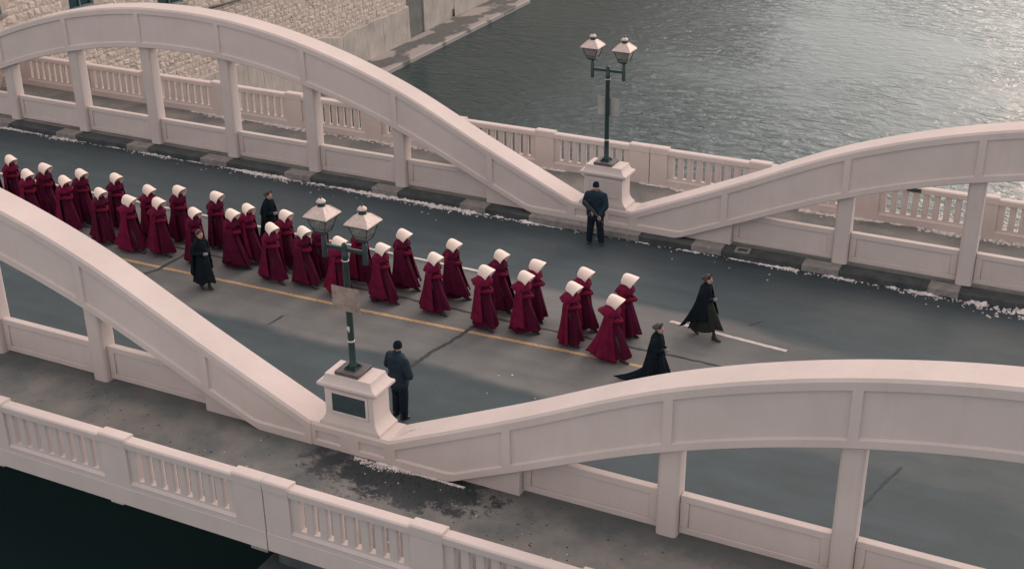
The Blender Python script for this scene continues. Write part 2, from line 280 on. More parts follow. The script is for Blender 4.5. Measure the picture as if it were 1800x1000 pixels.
# ------------------------------------------------------------------ mesh helpers
class MB:
    def __init__(s): s.v = []; s.f = []
    def add(s, vs, fs):
        o = len(s.v); s.v += [tuple(p) for p in vs]; s.f += [tuple(i+o for i in q) for q in fs]; return s
    def box(s, x0, x1, y0, y1, z0, z1):
        v = [(x0,y0,z0),(x1,y0,z0),(x1,y1,z0),(x0,y1,z0),(x0,y0,z1),(x1,y0,z1),(x1,y1,z1),(x0,y1,z1)]
        return s.add(v, [(3,2,1,0),(4,5,6,7),(0,1,5,4),(1,2,6,5),(2,3,7,6),(3,0,4,7)])
    def loft(s, rings, closed=True, caps=True, flip=False):
        n = len(rings[0]); v = [p for r in rings for p in r]; f = []
        for i in range(len(rings)-1):
            for j in range(n if closed else n-1):
                k = (j+1) % n
                q = (i*n+j, i*n+k, (i+1)*n+k, (i+1)*n+j); f.append(q[::-1] if flip else q)
        if caps and closed:
            a = tuple(range(n)); c = tuple((len(rings)-1)*n+j for j in range(n))
            f.append(a if flip else a[::-1]); f.append(c[::-1] if flip else c)
        return s.add(v, f)
    def tube(s, p0, p1, r0, r1=None, seg=12, caps=True):
        p0, p1 = Vector(p0), Vector(p1); r1 = r0 if r1 is None else r1
        d = (p1-p0).normalized(); a = d.orthogonal().normalized(); b = d.cross(a)
        rg = []
        for p, r in ((p0, r0), (p1, r1)): rg.append([tuple(p + (a*math.cos(2*PI*i/seg) + b*math.sin(2*PI*i/seg))*r) for i in range(seg)])
        return s.loft(rg, True, caps)
    def path(s, pts, rads, seg=10, sq=1.0):
        pts = [Vector(p) for p in pts]; rg = []; a = None
        for i, p in enumerate(pts):
            d = (pts[min(i+1, len(pts)-1)] - pts[max(i-1, 0)]).normalized()
            if a is None: a = d.orthogonal().normalized()
            a = (a - d*a.dot(d)).normalized(); b = d.cross(a)
            rg.append([tuple(p + (a*math.cos(2*PI*k/seg) + b*math.sin(2*PI*k/seg)*sq)*rads[i]) for k in range(seg)])
        return s.loft(rg)
    def lathe(s, cx, cy, prof, seg=16):
        rg = [[(cx+r*math.cos(2*PI*i/seg), cy+r*math.sin(2*PI*i/seg), z) for i in range(seg)] for r, z in prof]
        return s.loft(rg)
    def sq(s, cx, cy, prof, fx=1.0, fy=1.0):          # square-section profile: list of (halfx, halfy, z)
        rg = [[(cx-a,cy-b,z),(cx+a,cy-b,z),(cx+a,cy+b,z),(cx-a,cy+b,z)] for a, b, z in prof]
        return s.loft(rg)
    def capsule(s, p0, r0, p1, r1, seg=12, k=4, sc=(1,1,1)):
        p0, p1 = Vector(p0), Vector(p1)
        d = (p1-p0); L = d.length; d = d.normalized() if L > 1e-6 else Vector((0,0,1)); a = d.orthogonal().normalized(); b = d.cross(a)
        rg = []
        for i in range(k+1):
            t = -PI/2 + PI/2*i/k; rr = max(r0*math.cos(t), r0*0.06); c = p0 + d*r0*math.sin(t)
            rg.append((c, rr))
        for i in range(k+1):
            t = PI/2*i/k; rr = max(r1*math.cos(t), r1*0.06); c = p1 + d*r1*math.sin(t); rg.append((c, rr))
        rings = [[tuple(c + Vector([(a*math.cos(2*PI*i/seg)+b*math.sin(2*PI*i/seg))[q]*sc[q] for q in range(3)])*rr) for i in range(seg)] for c, rr in rg]
        return s.loft(rings)
    def ell(s, c, r, seg=16, k=10):
        rg = []
        for i in range(k+1):
            t = -PI/2+PI*i/k; q = max(math.cos(t), 0.05)
            rg.append([(c[0]+r[0]*q*math.cos(2*PI*j/seg), c[1]+r[1]*q*math.sin(2*PI*j/seg), c[2]+r[2]*math.sin(t)) for j in range(seg)])
        return s.loft(rg)
    def mesh(s, name, smooth=False):
        me = bpy.data.meshes.new(name); me.from_pydata(s.v, [], s.f); me.validate(); me.update()
        if smooth: me.polygons.foreach_set("use_smooth", [True]*len(me.polygons))
        return me

def link(name, me, parent=None, loc=None, rz=0.0):
    o = bpy.data.objects.new(name, me); COL.objects.link(o)
    if parent is not None: o.parent = parent
    if loc is not None: o.location = loc
    if rz: o.rotation_euler = (0, 0, rz)
    return o
def obj(name, mb, m, parent=None, smooth=False, bevel=0.0, loc=None, seg=2):
    me = mb.mesh(name, smooth)
    for k in (m if isinstance(m, (list, tuple)) else [m]): me.materials.append(k)
    o = link(name, me, parent, loc)
    if bevel: bev(o, bevel, seg)
    return o
def bev(o, w_, seg=2):
    b = o.modifiers.new("bevel", 'BEVEL'); b.width = w_; b.segments = seg; b.limit_method = 'ANGLE'; b.angle_limit = R(35)
    b.harden_normals = False
    o.data.polygons.foreach_set("use_smooth", [True]*len(o.data.polygons))
    try:
        o.data.set_sharp_from_angle(angle=R(30))
    except Exception: pass
def thing(name, label, cat, loc=(0,0,0), rz=0.0, group=None):
    o = bpy.data.objects.new(name, None); COL.objects.link(o); o.location = loc; o.rotation_euler = (0,0,rz)
    o.empty_display_size = 0.3
    tag(o, label, cat, group); return o
def tag(o, label, cat, group=None):
    o['label'] = label; o['category'] = cat
    if group: o['group'] = group
    return o
def struct(name, mb, m, parent=None, **k):
    o = obj(name, mb, m, parent, **k)
    if parent is None: o['kind'] = 'structure'
    return o

# ------------------------------------------------------------------ water, deck, road
def grid(x0, x1, y0, y1, z, nx=1, ny=1):
    m = MB(); v = [(x0+(x1-x0)*i/nx, y0+(y1-y0)*j/ny, z) for j in range(ny+1) for i in range(nx+1)]
    f = [(j*(nx+1)+i, j*(nx+1)+i+1, (j+1)*(nx+1)+i+1, (j+1)*(nx+1)+i) for j in range(ny) for i in range(nx)]
    return m.add(v, f)
struct('water', grid(-600, 600, -500, 900, ZWATER), WATERM)
XL, XR = -60.0, 34.0
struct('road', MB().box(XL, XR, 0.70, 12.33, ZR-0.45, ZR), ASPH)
mb = MB()
mb.box(XL, XR, -2.93, 0.20, -0.14, 0.02); mb.box(XL, XR, 12.83, 15.96, -0.14, 0.02)
for y in (NY, FY): mb.box(XL, XR, y-0.33, y+0.33, -1.5, -0.15)
mb.box(XL, XR, 0.42, 12.62, -0.80, -0.55)
for k in range(-18, 11):
    x = k*SP
    mb.box(x-0.18, x+0.18, 0.42, 12.62, -1.4, -0.82)
struct('bridge_deck', mb, RAW)
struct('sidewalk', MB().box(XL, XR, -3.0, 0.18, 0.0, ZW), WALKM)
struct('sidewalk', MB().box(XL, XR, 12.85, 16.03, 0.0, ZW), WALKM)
# kerb ledges between the arches and the carriageway
def kerb(y_in, y_out):
    m = MB().box(XL, XR, min(y_in, y_out), max(y_in, y_out), -0.30, ZW-0.03)
    return struct('kerb', m, KERBD, bevel=0.015)
k_near = kerb(0.20, 0.70); k_far = kerb(12.83, 12.33)

def sheet(name, pts, wdt, z, m, parent=None, nseg=1, jag=0.0):
    mb = MB(); L_, R_ = [], []
    fine = []
    for a, b in zip(pts[:-1], pts[1:]):
        for i in range(nseg): fine.append(Vector(a).lerp(Vector(b), i/nseg))
    fine.append(Vector(pts[-1]))
    for i, p in enumerate(fine):
        d = (fine[min(i+1, len(fine)-1)]-fine[max(i-1, 0)]).normalized(); nrm = Vector((-d.y, d.x))
        a = wdt/2*(1+jag*random.uniform(-1, 1)); b = wdt/2*(1+jag*random.uniform(-1, 1))
        off = nrm*random.uniform(-1, 1)*jag*wdt*0.5
        L_.append((p.x+nrm.x*a+off.x, p.y+nrm.y*a+off.y, z)); R_.append((p.x-nrm.x*b+off.x, p.y-nrm.y*b+off.y, z))
    n = len(fine); mb.add(R_+L_, [(i, i+1, n+i+1, n+i) for i in range(n-1)])
    return struct(name, mb, m, parent)
V2 = lambda *p: [Vector(q) for q in p]
sheet('yellow_line', V2((-34, 5.2), (-14, 5.38), (-10.25, 5.46), (-6.6, 5.54), (-3.3, 5.58), (-0.24, 5.68), (2.0, 5.78), (3.5, 5.82), (14, 6.0), (30, 6.2)), 0.115, ZR+0.004, YELP, nseg=20, jag=0.09)
sheet('white_line', V2((-40, 9.0), (-19, 8.94), (-13, 8.87), (-5.4, 8.84), (-1.6, 8.80)), 0.10, ZR+0.004, WHITEP, nseg=40, jag=0.12)
sheet('white_line', V2((3.64, 8.21), (6.57, 7.92)), 0.115, ZR+0.004, WHITEP, nseg=24, jag=0.1)
sheet('white_line', V2((12.5, 7.5), (16.5, 7.2)), 0.115, ZR+0.004, WHITEP, nseg=24, jag=0.1)
sheet('tar_seam', V2((-0.95, 3.4), (-0.88, 3.76), (-0.80, 4.5), (-0.66, 5.0), (-0.54, 5.9), (-0.45, 7.4)), 0.10, ZR+0.008, CRACK, nseg=14, jag=0.28)
sheet('tar_seam', V2((-5.06, 3.95), (-5.02, 4.5)), 0.06, ZR+0.008, CRACK, nseg=8, jag=0.6)
sheet('tar_seam', V2((-9.9, 4.6), (-9.6, 5.3), (-9.57, 6.7)), 0.10, ZR+0.008, CRACK, nseg=14, jag=0.3)
sheet('tar_seam', V2((-14, 6.75), (-8, 6.65), (-3, 6.6), (1, 6.55), (4.5, 6.6), (7.5, 6.5), (12, 6.4)), 0.07, ZR+0.008, CRACK, nseg=24, jag=0.5)
sheet('tar_seam', V2((5.4, 8.8), (5.65, 9.15)), 0.05, ZR+0.008, CRACK, nseg=6, jag=0.6)
sheet('tar_seam', V2((9.4, 2.0), (9.6, 3.0), (9.9, 4.2)), 0.05, ZR+0.008, CRACK, nseg=8, jag=0.6)

# pale kerb pads by every far post (parts of the kerb)
def pad(parent, x0, x1, y0, y1):
    m = MB(); n = 7; z0, z1 = -0.06, ZW+0.002
    fr = [(x0+(x1-x0)*i/n + random.uniform(-.02, .02), y0+random.uniform(-.03, .02)) for i in range(n+1)]
    bk = [(x0+(x1-x0)*i/n, y1) for i in range(n+1)]
    ring = fr + bk[::-1]
    m.loft([[(a, b, z0) for a, b in ring], [(a, b, z1+random.uniform(-.004, .006)) for a, b in ring]])
    return obj('kerb_pad', m, KERBL, parent, bevel=0.012)
for k in range(-10, 8):
    for side in (0, 1):
        x = (D0+k*SP) if k >= 0 else -(D0+(-k-1)*SP)
        if abs(x) > 24: continue
        pad(k_far, x-random.uniform(.75, .95), x+random.uniform(-.05, .22), 12.315-random.uniform(0, .02), 12.74) if side else pad(k_near, x-.6, x+.3, 0.30, 0.72)
pad(k_far, -2.1, 1.2, 12.29, 12.58)

# ------------------------------------------------------------------ arches
def pchip(xs, ys):
    n = len(xs); h = [xs[i+1]-xs[i] for i in range(n-1)]; d = [(ys[i+1]-ys[i])/h[i] for i in range(n-1)]
    m = [0.0]*n; m[0] = 0.0; m[-1] = d[-1]
    for i in range(1, n-1):
        m[i] = (d[i-1]*h[i]+d[i]*h[i-1])/(h[i]+h[i-1])
    def f(x):
        x = min(max(x, xs[0]), xs[-1])
        for i in range(n-1):
            if x <= xs[i+1]: break
        t = (x-xs[i])/h[i]
        return (2*t**3-3*t**2+1)*ys[i] + (t**3-2*t**2+t)*h[i]*m[i] + (-2*t**3+3*t**2)*ys[i+1] + (t**3-t**2)*h[i]*m[i+1]
    return f
topf = pchip([0, 1.55, 4.65, 7.75, 10.85, 13.425], [4.70, 4.65, 4.17, 3.22, 1.79, 0.645])
botf = pchip([0, 1.55, 4.65, 7.75, 10.85, 12.05], [3.42, 3.37, 2.89, 1.97, 0.645, 0.12])
HC = SPAN/2
HT = 0.38       # half thickness of rib

def rib_mesh():
    """loft along x, local x measured from pedestal centre (0..SPAN), y centred"""
    st = []
    div = [D0+SP*k for k in range(8)]
    ends = [0.9, SPAN-0.9]
    edges = sorted([0.9+0.16, SPAN-1.06] + [d-0.09 for d in div] + [d+0.09 for d in div])
    xs = set([0.9, SPAN-0.9])
    n = 150
    for i in range(n+1): xs.add(round(0.9+(SPAN-1.8)*i/n, 4))
    for e in edges: xs.add(round(e-0.006, 4)); xs.add(round(e+0.006, 4))
    xs = sorted(xs)
    def recess(x):
        if x < 1.06 or x > SPAN-1.06: return 0.0
        for d in div:
            if abs(x-d) < 0.09: return 0.0
        return 0.05
    rings = []
    for x in xs:
        dx = abs(x-HC); zt = topf(dx); zb = max(botf(dx), ZW-0.03) if dx < 12.05 else ZW-0.03
        rc = recess(x)
        a = 0.045
        slope = 1.0
        t1 = zt-0.055; t2 = t1-0.15; b1 = zb+0.16 if zb > ZW else zb+0.19
        b2 = b1+0.03
        if t2-0.02 < b2: rc = 0; t2 = (t1+b1)/2+0.012; b2 = t2-0.01
        f = HT
        half = [(-f+a, zt), (-f, t1), (-f, t2), (-f+rc, t2-0.012), (-f+rc, b2), (-f, b1), (-f, zb+0.02), (-f+0.02, zb)]
        ring = [(x, y, z) for y, z in half] + [(x, -y, z) for y, z in half[::-1]]
        rings.append(ring)
    m = MB(); m.loft(rings, True, True); return m
RIB = rib_mesh().mesh('rib'); RIB.materials.append(CONC)
RIB.polygons.foreach_set("use_smooth", [True]*len(RIB.polygons)); RIB.set_sharp_from_angle(angle=R(22))

def rounded(hx, hy, r, n=4):
    pts = []
    for cx, cy, a0 in ((hx-r, hy-r, 0), (-hx+r, hy-r, PI/2), (-hx+r, -hy+r, PI), (hx-r, -hy+r, 1.5*PI)):
        for i in range(n+1):
            a = a0+PI/2*i/n; pts.append((cx+r*math.cos(a), cy+r*math.sin(a)))
    return pts
post_cache = {}
def post_mesh(h):
    key = round(h, 2)
    if key not in post_cache:
        pr = rounded(0.20, 0.22, 0.075); m = MB()
        # deeper upper bracket flares slightly into the rib
        m.loft([[(x, y, 0) for x, y in pr], [(x, y, h-0.22) for x, y in pr], [(x*1.0, y*1.12, h) for x, y in pr]])
        me = m.mesh('post', True); me.materials.append(CONC); me.set_sharp_from_angle(angle=R(40)); post_cache[key] = me
    return post_cache[key]
def panel_mb():
    # low parapet panel between posts: recessed field on both faces; local x 0..SP-0.40
    L_ = SP-0.42; m = MB(); z0, z1 = 0.055, 0.85; hy = 0.085
    m.box(0.16, L_-0.16, -hy+0.03, hy-0.03, z0+0.13, z1-0.14)
    m.box(0.0, L_, -hy, hy, z1-0.14, z1); m.box(0.0, L_, -hy, hy, z0, z0+0.13)
    m.box(0.0, 0.16, -hy, hy, z0+0.13, z1-0.14); m.box(L_-0.16, L_, -hy, hy, z0+0.13, z1-0.14)
    return m
PANEL = panel_mb().mesh('panel'); PANEL.materials.append(CONC)
def arch(x0, yc, label):
    t = thing('bridge_arch', label, 'bridge arch', (x0, yc, 0), 0, 'four bowstring arches of the bridge')
    link('rib', RIB, t)
    for k in range(8):
        x = D0+SP*k; dx = abs(x-HC); h = max(botf(dx), 0.2)+0.05-ZW
        if k in (0, 7):
            # solid stub block where the rib comes down
            s = 1 if k == 0 else -1
            m = MB(); xa, xb = sorted((x-s*1.15, x+s*0.20))
            zz = lambda q: max(botf(abs(q-HC)), ZW)+0.04
            r = [(xa, ZW-0.02), (xb, ZW-0.02), (xb, zz(xb)), (xa, zz(xa))]
            m.loft([[(a, -0.22, b) for a, b in r], [(a, 0.22, b) for a, b in r]], True, True, True)
            obj('stub', m, CONC, t, bevel=0.02)
        else:
            link('post', post_mesh(h), t, (x, 0, ZW))
    for k in range(7):
        o = link('panel', PANEL, t, (D0+SP*k+0.21, 0, ZW))
        bev(o, 0.010, 1)
    return t
arch(0, NY, 'near right white concrete arch sweeping up from the plaque pedestal')
arch(-SPAN, NY, 'near left white concrete arch coming down to the plaque pedestal')
arch(0, FY, 'far right white concrete arch rising beyond the guard, river behind it')
arch(-SPAN, FY, 'far left white concrete arch in front of the rubble stone wall')

# ------------------------------------------------------------------ pedestals
def pedestal(xc, yc, label, plaque):
    t = thing('lamp_pedestal', label, 'pedestal', (xc, yc, 0), 0, 'lamp pedestals on the bridge')
    # plinth between the two ribs, with two sunk panels on each face
    m = MB(); xs = [-0.9, -0.80, -0.79, -0.22, -0.21, 0.21, 0.22, 0.79, 0.80, 0.9]; rc = [0, 0, 1, 1, 0, 0, 1, 1, 0, 0]
    rings = []
    for x, q in zip(xs, rc):
        d = 0.035*q; half = [(-HT+0.045, 0.645), (-HT, 0.59), (-HT, 0.47), (-HT+d, 0.458), (-HT+d, 0.26), (-HT, 0.235), (-HT, 0.11), (-HT+0.02, 0.09)]
        rings.append([(x, y, z) for y, z in half]+[(x, -y, z) for y, z in half[::-1]])
    m.loft(rings, True, False); o = obj('plinth', m, CONC, t); o.data.set_sharp_from_angle(angle=R(20))
    # shaft: concave flare at the foot, cornice, sloping cavetto and flat top
    prof = [(0.70, 0.345, 0.600), (0.70, 0.345, 0.700), (0.655, 0.33, 0.735), (0.61, 0.315, 0.79), (0.575, 0.30, 0.86), (0.56, 0.29, 0.94), (0.56, 0.29, 1.46)]
    obj('shaft', MB().sq(0, 0, prof), CONC2, t, bevel=0.008)
    prof = [(0.56, 0.29, 1.462), (0.60, 0.32, 1.50), (0.66, 0.355, 1.53), (0.68, 0.37, 1.55), (0.68, 0.37, 1.605), (0.66, 0.36, 1.615), (0.60, 0.33, 1.635), (0.555, 0.31, 1.68), (0.53, 0.295, 1.74), (0.52, 0.29, 1.80)]
    obj('cap', MB().sq(0, 0, prof), CONC2, t, bevel=0.006)
    for s in (-1, 1):
        if plaque and s == -1: continue
        m = MB(); y = s*0.292
        ya, yb = sorted((y-s*0.012, y+s*0.012))
        for a in ((-0.46, 0.46, 1.36, 1.42), (-0.46, 0.46, 0.90, 0.96), (-0.46, -0.40, 0.96, 1.36), (0.40, 0.46, 0.96, 1.36)): m.box(a[0], a[1], ya, yb, a[2], a[3])
        obj('panel_moulding', m, CONC2, t)
    if plaque:
        m = MB(); y0, y1 = -0.315, -0.285
        for a in ((-0.44, 0.44, 1.395, 1.45), (-0.44, 0.44, 0.935, 0.99), (-0.44, -0.385, 0.99, 1.395), (0.385, 0.44, 0.99, 1.395)): m.box(a[0], a[1], y0, y1, a[2], a[3])
        obj('plaque_frame', m, CONC2, t, bevel=0.006)
        obj('plaque', MB().box(-0.384, 0.384, -0.300, -0.286, 0.991, 1.394), PLAQ, t, bevel=0.003)
    return t
pedestal(0.0, NY+0.02, 'white concrete lamp pedestal with a dark plaque, between the near arches', True)
pedestal(0.0, FY+0.0, 'white concrete lamp pedestal without plaque, behind the far guard', False)
pedestal(-SPAN, NY+0.02, 'white concrete lamp pedestal at the left end of the near arch', False)
pedestal(-SPAN, FY, 'white concrete lamp pedestal at the left end of the far arch', False)

# ------------------------------------------------------------------ street lamps
def lamp(xc, yc, label, signy, signm):
    t = thing('street_lamp', label, 'street lamp', (xc, yc, 1.80), 0, 'twin lantern street lamps')
    obj('base_plate', MB().box(-0.27, 0.27, -0.26, 0.26, 0.0, 0.075), PLATE, t, bevel=0.01)
    m = MB().box(-0.13, 0.13, -0.13, 0.13, 0.075, 0.10)
    for a in (-0.1, 0.1):
        for b in (-0.1, 0.1): m.tube((a, b, 0.10), (a, b, 0.135), 0.018, seg=8)
    for i in range(4):
        a = PI/4+i*PI/2; c, s_ = math.cos(a), math.sin(a)
        m.add([(c*.05, s_*.05, .10), (c*.15, s_*.15, .10), (c*.05, s_*.05, .22), (c*.05-s_*.008, s_*.05+c*.008, .10), (c*.15-s_*.008, s_*.15+c*.008, .10), (c*.05-s_*.008, s_*.05+c*.008, .22)], [(0,1,2), (5,4,3), (0,3,4,1), (1,4,5,2), (2,5,3,0)])
    obj('base_flange', m, IRON, t)
    m = MB().lathe(0, 0, [(0.085, 0.10), (0.085, 0.16), (0.068, 0.20), (0.066, 0.5), (0.062, 2.42), (0.07, 2.44), (0.07, 2.49), (0.06, 2.51), (0.058, 2.68), (0.045, 2.72), (0.02, 2.74)], 16)
    obj('pole', m, IRON, t, smooth=True).data.set_sharp_from_angle(angle=R(35))
    m = MB().lathe(0, 0, [(0.071, 0.66), (0.073, 0.665), (0.073, 0.69), (0.071, 0.695)], 16)
    obj('band', m, WHITEP, t, smooth=True)
    m = MB().lathe(0, 0, [(0.071, 2.37), (0.073, 2.375), (0.073, 2.385), (0.071, 2.39)], 16)
    obj('band', m, WHITEP, t, smooth=True)
    obj('crossbar', MB().box(-0.45, 0.45, -0.03, 0.03, 2.575, 2.65), IRON, t, bevel=0.008)
    for s in (-1, 1):
        h = 0.45*s
        l = obj('lantern', MB().lathe(h, 0, [(0.03, 2.37), (0.052, 2.38), (0.052, 2.78), (0.04, 2.80), (0.04, 2.84), (0.13, 2.90), (0.13, 2.925), (0.02, 2.93)], 14), IRON, t, smooth=True)
        l.data.set_sharp_from_angle(angle=R(35))
        zb, ze = 2.915, 3.225; a, b = 0.115, 0.215
        fm = MB()
        for cx, cy in ((-1,-1), (1,-1), (1,1), (-1,1)):
            fm.tube((h+cx*a, cy*a, zb-0.02), (h+cx*b, cy*b, ze), 0.009, seg=6)
        for (z, q, w_) in ((zb, a, 0.012), (ze, b, 0.010)):
            fm.box(h-q-w_, h+q+w_, -q-w_, -q+w_, z-w_, z+w_); fm.box(h-q-w_, h+q+w_, q-w_, q+w_, z-w_, z+w_)
            fm.box(h-q-w_, h-q+w_, -q+w_, q-w_, z-w_, z+w_); fm.box(h+q-w_, h+q+w_, -q+w_, q-w_, z-w_, z+w_)
        obj('lantern_frame', fm, IRON, l)
        # dark solid lower skirt of the lantern
        obj('lantern_cup', MB().sq(h, 0, [(0.075, 0.075, 2.86), (a-0.004, a-0.004, zb), (a+0.028, a+0.028, zb+0.08), (a+0.018, a+0.018, zb+0.08), (a-0.014, a-0.014, zb)]), IRON, l)
        for i in range(4):
            c, s_ = math.cos(i*PI/2), math.sin(i*PI/2)
            rot = lambda x, y: (h+x*c-y*s_, x*s_+y*c)
            pm = MB(); q0, q1 = a, b-0.004
            v = [(*rot(-q0+.008, -q0-.002), zb), (*rot(q0-.008, -q0-.002), zb), (*rot(q1-.008, -q1-.002), ze), (*rot(-q1+.008, -q1-.002), ze)]
            v += [(*rot(-q0+.008, -q0+.002), zb), (*rot(q0-.008, -q0+.002), zb), (*rot(q1-.008, -q1+.002), ze), (*rot(-q1+.008, -q1+.002), ze)]
            pm.add(v, [(0,1,2,3), (7,6,5,4), (0,4,5,1), (1,5,6,2), (2,6,7,3), (3,7,4,0)])
            obj('pane', pm, GLASS, l)
        obj('bulb', MB().lathe(h, 0, [(0.03, 2.93), (0.035, 2.95), (0.045, 3.02), (0.045, 3.12), (0.02, 3.17)], 12), SIGNG, l, smooth=True)
        rm = MB().sq(h, 0, [(0.262, 0.262, 3.222), (0.262, 0.262, 3.238), (0.24, 0.24, 3.262), (0.105, 0.105, 3.395), (0.085, 0.085, 3.405)])
        for cx, cy in ((-1,-1), (1,-1), (1,1), (-1,1)): rm.tube((h+cx*.238, cy*.238, 3.262), (h+cx*.105, cy*.105, 3.397), 0.008, seg=6)
        obj('lantern_roof', rm, ROOFM, l)
        obj('lantern_eave', MB().sq(h, 0, [(0.256, 0.256, 3.207), (0.268, 0.268, 3.21), (0.268, 0.268, 3.221), (0.2, 0.2, 3.221)]), IRON, l)
        obj('vent', MB().lathe(h, 0, [(0.085, 3.40), (0.072, 3.425), (0.072, 3.475), (0.088, 3.478)], 16), IRON, l, smooth=True)
        obj('vent_cap', MB().lathe(h, 0, [(0.088, 3.479), (0.092, 3.487), (0.084, 3.512), (0.055, 3.54), (0.015, 3.55)], 16), ROOFM, l, smooth=True)
        obj('finial', MB().lathe(h, 0, [(0.012, 3.545), (0.014, 3.56), (0.026, 3.58), (0.012, 3.60)], 10), IRON, l, smooth=True)
    y0, y1 = sorted((signy, signy+0.008*(1 if signy > 0 else -1)))
    s = obj('sign', MB().box(-0.31, 0.31, y0, y1, 1.34, 1.85), signm, t, bevel=0.003)
    m = MB()
    for z in (1.43, 1.76): m.box(-0.05, 0.05, min(0, signy), max(0, signy), z-0.012, z+0.012)
    obj('bracket', m, IRON, s)
    return t
lp = lamp(-0.04, NY+0.02, 'green twin lantern street lamp with tan sign on the plaque pedestal', -0.075, SIGNT)
mb = MB().box(-0.030, 0.030, -0.074, -0.066, 0.93, 1.01).box(0.0, 0.022, -0.0745, -0.066, 0.895, 0.93)
obj('sticker', mb, WHITEP, lp)
lamp(-0.04, FY, 'green twin lantern street lamp standing behind the far guard', 0.075, SIGNG)

# ------------------------------------------------------------------ balustrades
PITCH = 0.285; SLOT = 0.118; BL = 2.48
def bal_mesh():
    m = MB(); w_ = PITCH-SLOT; pr = rounded(w_/2, 0.065, 0.022, 2)
    m.loft([[(x, y, 0.40) for x, y in pr], [(x, y, 1.10) for x, y in pr]])
    me = m.mesh('baluster', True); me.materials.append(CONC); me.set_sharp_from_angle(angle=R(50)); return me
BAL = bal_mesh()
def wedge(x0, x1, yf, yb, z0, z1):      # sill: face at yf (z0) sloping up to yb (z1)
    return MB().add([(x0,yf,z0),(x1,yf,z0),(x1,yb,z1),(x0,yb,z1),(x0,yb,z0-.01),(x1,yb,z0-.01),(x0,yf,z0-.01),(x1,yf,z0-.01)], [(0,1,2,3),(6,7,1,0),(4,3,2,5),(7,6,4,5),(0,3,4,6),(1,7,5,2)])
def bay_mb():
    """frame round one group of eight slots; local x 0..BL, y centred, outer face y=-0.12"""
    m = MB(); H = 0.122; D = 0.07
    m.box(0, BL, -H, H, -0.17, 0.30)
    e = (BL-7*PITCH-SLOT)/2
    m.box(0, e, -D, D, 0.37, 1.10); m.box(BL-e, BL, -D, D, 0.37, 1.10)
    m.box(e, BL-e, -D, D, 0.37, 0.405)
    m.box(0, BL, -D, D, 0.30, 0.37)
    for s in (-1, 1):
        wm = wedge(0, BL, s*H, s*D, 0.30, 0.36); fs = wm.f if s < 0 else [f[::-1] for f in wm.f]
        m.add(wm.v, fs)
    return m
BAY = bay_mb().mesh('bay_frame'); BAY.materials.append(CONC)
def coping_mesh(L_, z0, z1, h, name):
    m = MB(); m.loft([[(x, -h, z0), (x, h, z0), (x, h+.003, z1-0.03), (x, h-0.03, z1-0.004), (x, 0, z1), (x, -h+0.03, z1-0.004), (x, -h-.003, z1-0.03)] for x in (0, L_)], True, True)
    me = m.mesh(name); me.materials.append(CONC); return me
COPE = coping_mesh(BL+0.02, 1.10, 1.262, 0.128, 'coping')
def balustrade(yc, label, ka, kb, out):
    t = thing('balustrade', label, 'balustrade', (0.05, yc, 0), 0, 'pierced concrete balustrades of the bridge')
    starts = [0.60+SP*k for k in range(kb)] + [-0.60-BL-SP*k for k in range(ka)]
    for x in starts:
        link('bay_frame', BAY, t, (x, 0, 0)); c = link('coping', COPE, t, (x-0.01, 0, 0)); bev(c, 0.008, 1)
        e = (BL-7*PITCH-SLOT)/2
        for i in range(7): link('baluster', BAL, t, (x+e+SLOT+i*PITCH+(PITCH-SLOT)/2, 0, 0))
    def pillar(x0, x1):
        m = MB().box(x0, x1, -0.125, 0.125, -0.20, 1.10)
        obj('pillar', m, CONC, t, bevel=0.006)
        L_ = x1-x0+0.02
        c = link('pillar_cap', coping_mesh(L_, 1.101, 1.315, 0.137, 'pillar_cap'), t, (x0-0.01, 0, 0)); bev(c, 0.010, 1)
    pillar(-0.60, 0.035); pillar(0.060, 0.60)
    for k in range(kb): x = 0.60+SP*k+BL; pillar(x, x+SP-BL)
    for k in range(ka): x = -0.60-SP*k-BL; pillar(x-(SP-BL), x)
    # brackets under the cantilevered walk and the small moulded line outside
    s = out
    for k in range(-ka-1, kb+1):
        x = (D0+SP*k-0.05) if k >= 0 else -(D0+SP*(-k-1))-0.05
        ya, yb = sorted((-s*0.0, -s*2.6)); 
        v = [(x-.15, s*0.10, -0.14), (x+.15, s*0.10, -0.14), (x+.15, s*0.10, -0.26), (x-.15, s*0.10, -0.26), (x-.15, -s*2.7, -0.14), (x+.15, -s*2.7, -0.14), (x+.15, -s*2.7, -0.95), (x-.15, -s*2.7, -0.95)]
        obj('bracket', MB().add(v, [(0,1,2,3), (7,6,5,4), (0,4,5,1), (3,2,6,7), (0,3,7,4), (1,5,6,2)]), CONC, t)
    m = MB(); x0 = -0.60-ka*SP; x1 = 0.60+kb*SP; ya, yb = sorted((s*0.118, s*0.133)); m.box(x0, 0.035, ya, yb, -0.198, 0.19); m.box(0.06, x1, ya, yb, -0.198, 0.19)
    obj('fascia', m, CONC, t, bevel=0.004)
    return t
balustrade(-3.09, 'near white concrete balustrade along the walkway above the dark water', 9, 4, -1)
balustrade(16.14, 'far white concrete balustrade between the far arches and the river', 8, 5, 1)
m = MB().box(7.55, 7.94, 15.995, 16.012, 1.13, 1.24); tag(obj('plaque', m, PLAQ, bevel=0.003), 'small dark plaque fixed below the coping of the far balustrade', 'plaque')

